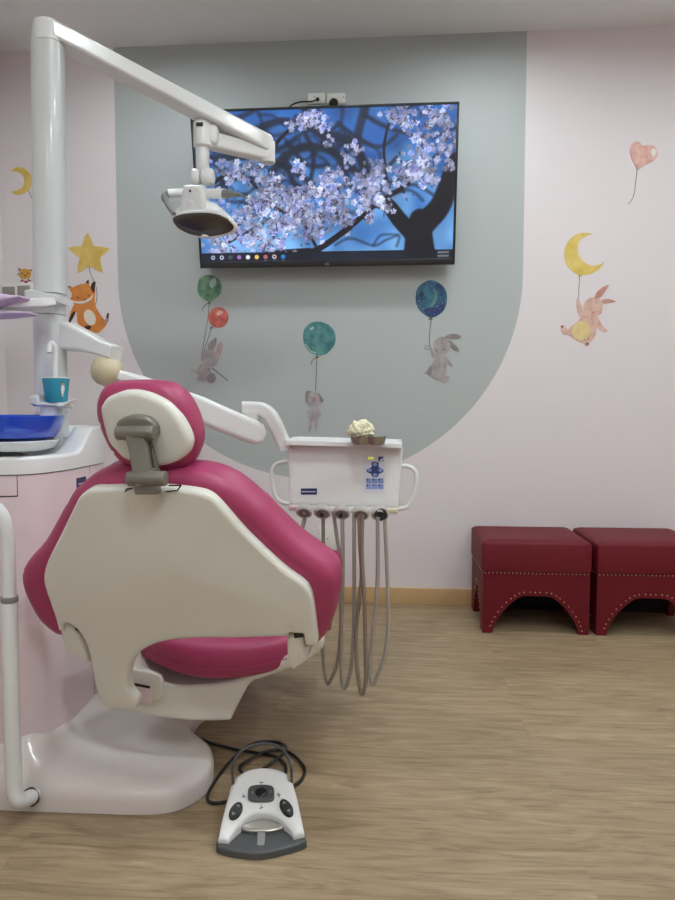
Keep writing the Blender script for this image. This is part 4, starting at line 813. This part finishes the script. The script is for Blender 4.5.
# rounded recess behind the stem with a blush insert
rc = MB(); RFr = Frame(at(140, 685, UY-.012), (1, 0, 0), (0, 0, 1))
rc.add(*solid(RFr, RFr.pxs(sm([(126, 668), (140, 668.6), (158, 673), (163, 680), (162.6, 696), (157, 701), (130, 703), (124, 690)], 4)), .004, .006, 0, 0, .008, .008)); rc.build('lift_cover', shellm, body)
rc = MB(); rc.add(*solid(Frame(RFr.P(0, 0, .006), rv, (0, 0, 1)), RFr.pxs([(130, 682), (152, 684), (152.5, 700), (141, 703), (131, 703)]), .002, .003, 0, 0, .006, .01)); rc.build('lift_insert', cabpink, body)
rc = MB(); rc.add(*solid(Frame(RFr.P(0, 0, .014), rv, (0, 0, 1)), RFr.pxs([(130, 680.4), (152.6, 683.2), (152.6, 685.4), (130, 683)]), .0005, .001, 0, 0, .002, .006)); rc.build('lift_slot', black, body)
# hinge pieces either side
for nm, ol, ins in (('hinge_cover', [(66, 619), (73, 617.5), (80, 622), (88, 634), (93.6, 656), (84, 651), (74, 645), (69, 636)], [(74, 624), (80, 624), (82, 630.5), (76, 630.5)]),
                    ('hinge_cover', [(291, 629), (305, 629), (307, 646), (311, 651), (300, 660), (295, 662), (291, 650), (290, 640)], [(294, 631), (302.6, 629.6), (303, 637), (294.2, 638)])):
    hf = Frame(BF.P(0, 0, .03), rv, BF.v); o = mk(nm, *solid(hf, hf.pxs(sm(ol, 3)), .006, .008, 0, 0, .04, .006), shellm, ch)
    h2 = Frame(BF.P(0, 0, .056), rv, BF.v); mk('hinge_slot', *solid(h2, h2.pxs(ins), .0005, .001, 0, 0, .002, .006), black, o)
# pedestal
mk('pedestal', *box((-.60, 2.12, .19), (.16, .2, .3), .03), shellm, ch)
# ================================================================== FOOT CONTROL
ftz = thing('foot_control', 'white and grey dental foot control with black rocker pads on the floor', 'foot control', onz(261, 830, 0))
PA = onz(218, 841, .022); PB = onz(304.6, 836, .022); PT = onz(259, 771, .075)
FPn = Frame((PA+PB)/2, (PB-PA), PT-(PA+PB)/2)
wh = sm([(218, 841.4), (218, 841.4), (222, 822), (227, 803), (231, 788), (231, 788), (234.5, 785), (236, 780), (246, 773.2), (258, 770.4), (273, 770.6), (286, 775.6), (288, 782), (293, 785.4), (293, 785.4), (298, 804), (304.6, 835.6), (304.6, 835.6), (294, 838.6), (294, 838.6), (287, 828), (275, 818.4), (261.5, 815.8), (249.5, 819), (238, 830), (228.6, 843), (228.6, 843)], 4)
V, F = solid(FPn, FPn.pxs(wh), .009, .014, 0, 0, .006, .006)
V = [Vector((v.x, v.y, .012)) if (v-FPn.o).dot(FPn.n) < -.0025 else v for v in V]
fcv = mk('housing', V, F, mat('foot_white', (228, 228, 226), .35, var=.01), ftz, angle=50)
bp_ = sm([(216, 845), (217, 841), (222, 822), (231, 790), (246, 776), (262, 773), (286, 779), (294, 792), (300, 815), (306, 840), (305.4, 843.6), (290, 849), (261, 855), (235, 853), (219, 849)], 4)
bo = [(onz(x, y, .012).x, onz(x, y, .012).y) for x, y in bp_]
mk('base_plate', *solid(Frame((0, 0, .007), (1, 0, 0), (0, 1, 0)), bo, .005, .006, 0, 0, .012, .008), darkg, ftz)
def pad(name, pts, w0, h, m, par, rnd=.004):
    return mk(name, *solid(Frame(FPn.P(0, 0, w0), FPn.u, FPn.v), FPn.pxs(sm(pts, 4)), h, rnd, 0, 0, .006, .004), m, par)
c1 = pad('center_pad', [(250, 792), (261, 790), (272.6, 791.6), (274.4, 799), (272.6, 805.4), (261, 806.8), (250, 805.4), (248, 799)], .012, .004, darkg, ftz)
mk('pad_dome', *solid(Frame(FPn.P(0, 0, .016), FPn.u, FPn.v), FPn.pxs(ell(261.3, 798.6, 6.2, 5.2)), .004, .01, 0, 0, .006, .004), black, c1)
for sx, pts in ((0, ell(236, 816, 9.6, 5.6, -58, 14)), (1, ell(286.5, 813, 9.6, 5.6, 58, 14))):
    c2 = pad('side_pad', pts, .012, .004, black, ftz); mc = (236, 816) if sx == 0 else (286.5, 813)
    ar = MB()
    for dd_, sg in ((-5.2, 1), (5.2, -1)):
        ca_, sa_ = math.cos(math.radians(-58 if sx == 0 else 58)), math.sin(math.radians(-58 if sx == 0 else 58))
        tri = [(dd_*1.25, 0), (dd_*.7, 2.2), (dd_*.7, -2.2)]; ar.add(*flat(FPn, FPn.pxs([(mc[0]+a*ca_-b*sa_, mc[1]+a*sa_+b*ca_) for a, b in tri]), .017, .0195))
    ar.build('arrow_marks', midg, c2, smooth=False)
ar = MB()
for tri in ([(251.4, 798.6), (253.4, 796.6), (253.4, 800.6)], [(272, 798), (270, 796), (270, 800)], [(260.2, 803.4), (262.4, 803.4), (261.3, 804.6)]): ar.add(*flat(FPn, FPn.pxs(tri), .017, .0195))
ar.build('arrow_marks', midg, c1, smooth=False)
for l in ([(261, 787), (261.6, 789.4)], [(259.4, 786), (263.4, 786.6)], [(261.3, 808), (261.3, 812)], [(259.6, 812.6), (263, 811.4)], [(242, 801), (245.6, 800)], [(243, 798), (244.4, 802.4)], [(277, 798.6), (280.6, 799)], [(278.4, 796.6), (279.6, 801)]):
    MB().add(*flat(FPn, FPn.pxs(line(l, .6)), .010, .0128)).build('printed_icon', darkg, fcv, smooth=False)
mk('pedal_band', *solid(Frame(FPn.P(0, 0, -.010), FPn.u, FPn.v), FPn.pxs(sm([(240, 826), (249, 820.6), (261, 817.4), (274, 820), (284, 826), (272, 830.4), (250, 830.4)], 4)), .004, .006, 0, 0, .01, .005), steel, ftz)
mk('pedal_lever', *solid(Frame(FPn.P(0, 0, -.004), FPn.u, FPn.v), FPn.pxs([(257.4, 832), (265.4, 832), (264.6, 847), (256.6, 847)]), .002, .003, 0, 0, .006, .005), midg, ftz)
Ytop = 1.64
mk('wire_handle', *sweep(cr([onz(233.5, 789, .05), onz(232.6, 777, .07), Vector(at(233, 764, 1.57)), Vector(at(240, 752, 1.60)), Vector(at(254, 745, 1.62)), Vector(at(270, 744, 1.62)), Vector(at(284, 751, 1.60)), Vector(at(290.5, 764, 1.57)), onz(291.6, 776, .07), onz(291.5, 787, .05)], 6, False), .0068, n=10), darkg, ftz)
cab = [(-1, 0)]
cpx = [(q[0]+2.5, q[1]) for q in [(198, 739), (209, 743), (222, 746.6), (237, 750.4), (256, 753), (274, 757), (283, 766), (280, 777), (262, 781), (246, 778), (237, 768), (246, 760), (262, 752), (278, 750), (292, 756), (302, 768), (300, 778), (294, 784), (286, 787), (276, 786), (264, 788), (252, 790), (240, 797), (228, 800.6), (214, 803), (206, 801), (206, 793), (216, 776), (232, 757), (250, 744), (266, 741), (280, 744), (284, 750), (270, 762), (256, 772)]]
cz = [.006]*len(cpx)
for i in (9, 10, 11): cz[i+1] = .014
for i in (27, 28): cz[i+1] = .02
for i in (31, 32): cz[i+1] = .022
mk('cord', *tube([onz(x, y, z) for (x, y), z in zip(cpx, cz)], .0042, 8, 5), black, ftz)['label'] = 'black coiled cord'
# ================================================================== INSTRUMENT TRAY UNIT
tu = thing('instrument_tray_unit', 'white instrument delivery unit with keypad and hanging grey hoses', 'instrument unit', at(343, 508, 2.08))
pL, pR = at(289, 505.5, 2.10), at(398, 509.5, 2.092)
ux = pR-pL; Wd = ux.length; O = Vector(((pL.x+pR.x)/2, (pL.y+pR.y)/2, (pL.z+pR.z)/2))
KF = Frame(O, ux, (0, .10, 1)); kn_ = Vector((ux.y, -ux.x, 0)).normalized(); un_ = kn_.cross(-ux).normalized()
topz = at(345, 445.5, 2.096).z
face = [(287.5, 442), (287.5, 442), (289, 506), (289, 506), (397.6, 510), (397.6, 510), (403.4, 447), (403.4, 447)]
fo = [KF.px(287.6, 443), KF.px(289.2, 505), KF.px(397.6, 508.6), KF.px(403, 447)]
mk('front_panel', *solid(Frame(KF.P(0, 0, -.014), ux, KF.v), fo, .006, .006, 0, 0, .016, .012), white, tu, angle=50)
RZ = Matrix((ux.normalized(), -kn_, ux.normalized().cross(-kn_))).transposed()
hh = topz-O.z
mk('housing', *box(O-kn_*.10+Vector((0, 0, hh/2-.002)), (Wd-.006, .16, hh-.016), .012, RZ), white, tu)
# tray top: dished lip
tc_ = O-kn_*.085+Vector((0, 0, hh+.004)); trf = Frame(tc_, ux, -kn_)
tw, td = Wd/2+.012, .105; tol = []
for sx, sy, a0_ in ((1, 1, 0), (-1, 1, 90), (-1, -1, 180), (1, -1, 270)):
    for a in (0, 30, 60, 90): tol.append((sx*(tw-.012)+.012*math.cos(math.radians(a0_+a)), sy*(td-.012)+.012*math.sin(math.radians(a0_+a))))
mk('tray_top', *solid(trf, tol, .006, .006, 0, 0, .012, .01, bulge=lambda x, y, d: -.007*np.clip((d-.007)/.006, 0, 1)), white, tu, angle=50)
# keypad
kp = KF.pxs([(362.5, 455), (385, 456), (384.4, 493), (363, 492)])
kpo = mk('keypad', *flat(KF, kp, -.004, .0015), mat('keypad_pale', (214, 218, 226), .35), tu, smooth=False)
kb = mat('key_blue', (134, 152, 206), .4, var=.03); kd = mat('key_navy', (44, 58, 112), .4)
ks = MB()
def krect(x0, y0, x1, y1, w, mi): ks.add(*flat(KF, rect(KF, x0, y0, x1, y1), 0.001, w), mi)
ks.add(*flat(KF, KF.pxs(sm([(371.6, 462.4), (378.4, 462.4), (378.8, 467), (383, 469), (383.2, 472), (379, 474), (377.6, 477), (372.6, 477), (371, 474), (367, 472), (366.8, 469.4), (371.6, 467)], 3)), .001, .0022), 1)
for x, y in ((375, 464.4), (375, 475), (369.6, 470), (380.6, 470)): ks.add(*flat(KF, KF.pxs(ell(x, y, 2.2, 1.8)), .002, .003), 0)
for r_ in range(2):
    for c_ in range(3):
        x = 366.2+c_*5.9; y = 478.4+r_*5.8; krect(x, y, x+5.4, y+4.9, .0025, 0); ks.add(*flat(KF, KF.pxs([(x+.4, y+.4), (x+2.8, y+.4), (x+.4, y+2.8)]), .0024, .003), 1)
krect(378.2, 456.6, 383.4, 461.4, .0024, 1); ks.add(*flat(KF, KF.pxs([(379, 461), (383, 461), (383, 457.6)]), .0022, .003), 2)
ks.build('keys', [kb, kd, mat('key_pale', (200, 204, 214), .4)], kpo, smooth=False)
dm = MB()
for x in (368.2, 370.4, 372.4): dm.add(*flat(KF, rect(KF, x, 457, x+1.2, 459.4), .001, .0026))
dm.build('display_digits', mat('digit_green', (200, 214, 60), .4, emis=.8), kpo, smooth=False)
lo_ = mk('logo_plate', *flat(KF, rect(KF, 301, 488.4, 317, 494.6), -.004, .0018), navy, tu, smooth=False)
mk_ = MB()
for i in range(9): mk_.add(*flat(KF, rect(KF, 302+i*1.55, 491, 303.1+i*1.55, 492.3), .0015, .0024))
mk_.build('mark', lightmark, lo_, smooth=False)
# lower rail and end stubs
def kp3(x, y, w): a, b = KF.px(x, y); return KF.P(a, b, w)
mk('rail', *sweep([kp3(289.6, 507.5, -.012), kp3(397, 511, -.012)], (.03, .02), e=4), white, tu)
mk('rail_end', *sweep([kp3(289, 507.4, -.006), kp3(300, 507.8, -.006)], (.022, .016), e=3), mat('rail_pink', (218, 180, 184), .4), tu)
mk('rail_end', *sweep([kp3(388, 510.4, -.006), kp3(397.4, 510.8, -.006)], (.022, .016), e=3), beige, tu)
for L_ in ([(288, 461.5), (283, 461.5), (275, 464), (270.6, 470), (270.4, 478), (272, 491), (275.5, 499), (281, 503), (289, 504.6)], [(402, 466), (408, 466), (414.6, 470), (417, 477), (416, 488), (411, 502), (407, 507.4), (398, 509.4)]):
    mk('handle', *tube([kp3(x, y, -.03) for x, y in L_], .0072, 12), white, tu)
# holders, instruments, hoses
HX = [305, 323, 342, 361, 380]
hc_ = mat('holder_grey', (196, 192, 186), .4)
for i, x in enumerate(HX):
    y = 509+i*.7
    V, F = lathe([(.0235, -.012), (.0262, -.008), (.0262, .008), (.022, .012), (.0175, .008), (.0175, -.008), (.022, -.012)], kp3(x, y+1.6, .012), KF.n+Vector((0, 0, -.9)), n=28); ho_ = mk('holder', V, F, hc_, tu)
    ax = (KF.n+Vector((0, 0, -.45))).normalized(); p0 = kp3(x, y, .0)
    if i == 4:
        i_ = mk('instrument', *lathe([(.012, -.03), (.013, 0), (.0195, .01), (.0205, .02), (.018, .027), (.012, .027), (.011, .02), (.001, .02)], kp3(381, 514, .008), KF.n, n=24), black, tu)
    else:
        i_ = mk('instrument', *lathe([(.012, -.04), (.0155, -.01), (.0175, .01), (.016, .024), (.011, .028), (.001, .029)], p0, ax, n=22), mat('instrument_grey', (120, 118, 112), .35, .4), tu)
        mk('instrument_tip', *cyl(p0+ax*.027, p0+ax*.034, .005, 12), [steel, black, black, nailm][i], i_)
YH = 2.10
hoses = [
 [(305, 515, 2.10), (304, 522, 2.09), (301.5, 533, 2.09), (300, 560, 2.12), (306, 610, 2.14), (318, 650, 2.14)],
 [(323.2, 514, 2.10), (323.2, 540, 2.11), (323, 580, 2.13), (322.6, 630, 2.12), (324, 665, 2.12), (327.6, 683, 2.11), (333, 675, 2.10), (338, 659, 2.10), (341, 630, 2.10), (342.6, 590, 2.09), (342.8, 555, 2.08), (342.2, 514, 2.08)],
 [(333.4, 512, 2.11), (336.5, 535, 2.10), (340.6, 564, 2.095), (341.2, 608, 2.09), (341, 650, 2.09), (341.8, 680, 2.08), (345, 687.6, 2.075), (350.8, 669, 2.07), (353.6, 630, 2.07), (354.2, 580, 2.07), (354, 516, 2.08)],
 [(359, 515, 2.07), (360, 545, 2.06), (361.6, 575, 2.06), (358.6, 606, 2.05), (356, 634, 2.05), (357, 668, 2.04), (361.6, 694, 2.03), (365.6, 682, 2.03), (365.6, 660, 2.03), (364.4, 600, 2.04), (362, 556, 2.05), (362.4, 515, 2.06)],
 [(377.6, 517, 2.05), (377.4, 582, 2.04), (373, 632, 2.03), (370, 664, 2.03), (372.4, 684, 2.02), (378.6, 672, 2.02), (385, 654, 2.02), (388.4, 620, 2.03), (387.2, 575, 2.04), (384.8, 520, 2.04)]]
for i, L_ in enumerate(hoses): mk('hose', *tube([at(x, y, Y) for x, y, Y in L_], .0062 if i else .0066, 10, 7), hosem if i != 3 else mat('hose_brown', (140, 122, 106), .45), tu)
# support arms from the column
a_ = MB(); a_.add(*sweep([at(60, 336, 1.965), at(70, 337, 1.96), at(88, 342.5, 1.95), at(102, 348, 1.94), at(116.5, 353.2, 1.93)], [(.07, .086), (.07, .084), (.066, .058), (.062, .044), (.056, .04)], e=5, n=24)); a_.build('support_arm', white, tu)
J = at(107, 371, 1.93)
mk('arm_joint', *lathe([(.001, .036), (.03, .036), (.038, .03), (.0465, .008), (.046, -.01), (.038, -.028), (.024, -.04), (.001, -.046)], J, (0.15, 0, 1), n=32), beige, tu)
g0 = J+Vector((.02, 0, -.022)); g1 = at(258, 434.5, 2.10)
g0 = at(118, 375, 1.93)
mk('spring_arm', *sweep([g0, g0+(g1-g0)*.15, g0+(g1-g0)*.55, g0+(g1-g0)*.93, g1, g1+(g1-g0).normalized()*.018], [(.04, .03), (.055, .052), (.06, .08), (.06, .076), (.055, .07), (.04, .035)], e=4, n=24), white, tu)
nk = at(252, 420, 2.105); mk('neck', *lathe([(.022, -.03), (.024, -.004), (.032, .022), (.032, .026)], nk, n=28), white, tu)
mk('elbow_arm', *sweep(cr([at(243.5, 408.4, 2.105), at(252, 408.4, 2.105), at(262, 409.4, 2.105), at(269.5, 414.5, 2.105), at(275, 424, 2.11), at(281, 437, 2.12), at(284.5, 445, 2.12), at(286, 450, 2.12)], 4, False), (.05, .044), e=3.5, n=24), white, tu)
# ---- dish and gauze on the tray
zt_ = tc_.z+.0065
ds = thing('instrument_dish', 'small two-lobed stainless steel dish on the white tray top', 'dish', (0, 0, 0))
def ont(x, y, Y): return at(x, y, Y)
dcen = [at(361, 438, 2.04), at(376, 438, 2.04)]
zt_ = tc_.z+.0015
m = MB()
for k, c in enumerate(dcen): m.add(*lathe([(.001, .001), (.022, .0), (.028, .006), (.0335, .024), (.0355, .025), (.0355, .0262), (.0325, .0255), (.0265, .008), (.021, .003), (.001, .003)], (c.x, c.y, zt_), n=36, sx=1.0 if k == 0 else .95, sy=.85))
m.build('bowl', steel, ds)
# crumpled cotton
gc = at(361, 426, 2.05); bm = bmesh.new(); bmesh.ops.create_icosphere(bm, subdivisions=5, radius=1)
from mathutils import noise as mn
for v in bm.verts:
    d = v.co.normalized(); n_ = mn.fractal(d*1.9+Vector((3, 1, 7)), .9, 2.1, 5)*.5+abs(mn.noise(d*5+Vector((1, 8, 2))))*.35
    r_ = .8+n_*.55; v.co = Vector((d.x*.045*r_, d.y*.030*r_, max(d.z, -.75)*.033*r_))
    if d.x < 0: v.co.z -= .004*(-d.x)
    v.co += Vector((gc.x, gc.y, zt_+.045))
bm.verts.index_update(); V = [v.co.copy() for v in bm.verts]; F = [tuple(v.index for v in q.verts) for q in bm.faces]; bm.free()
tag(mk('cotton_gauze', V, F, mat('cotton', (240, 234, 200), .9, var=.03, bump=.2, bscale=300), angle=180), 'crumpled cream cotton gauze piled on the steel dish', 'gauze')
# ================================================================== CAMERA, WORLD, VIEW
cam = bpy.data.cameras.new('camera'); co = bpy.data.objects.new('camera', cam); C.objects.link(co); co.location = CAM
cam.sensor_fit = 'HORIZONTAL'; cam.sensor_width = 36; cam.lens = 36*f/675; cam.clip_start = .02
co.matrix_world = Matrix((CR, CU, -CF)).transposed().to_4x4(); co.matrix_world.translation = CAM
bpy.context.scene.camera = co
w = bpy.data.worlds.new('world'); w.use_nodes = True; w.node_tree.nodes['Background'].inputs[0].default_value = (.9, .92, 1, 1); w.node_tree.nodes['Background'].inputs[1].default_value = .05; bpy.context.scene.world = w
vs = bpy.context.scene.view_settings; vs.view_transform = 'Standard'; vs.look = 'None'; vs.gamma = 1; vs.use_curve_mapping = False; vs.exposure = .37
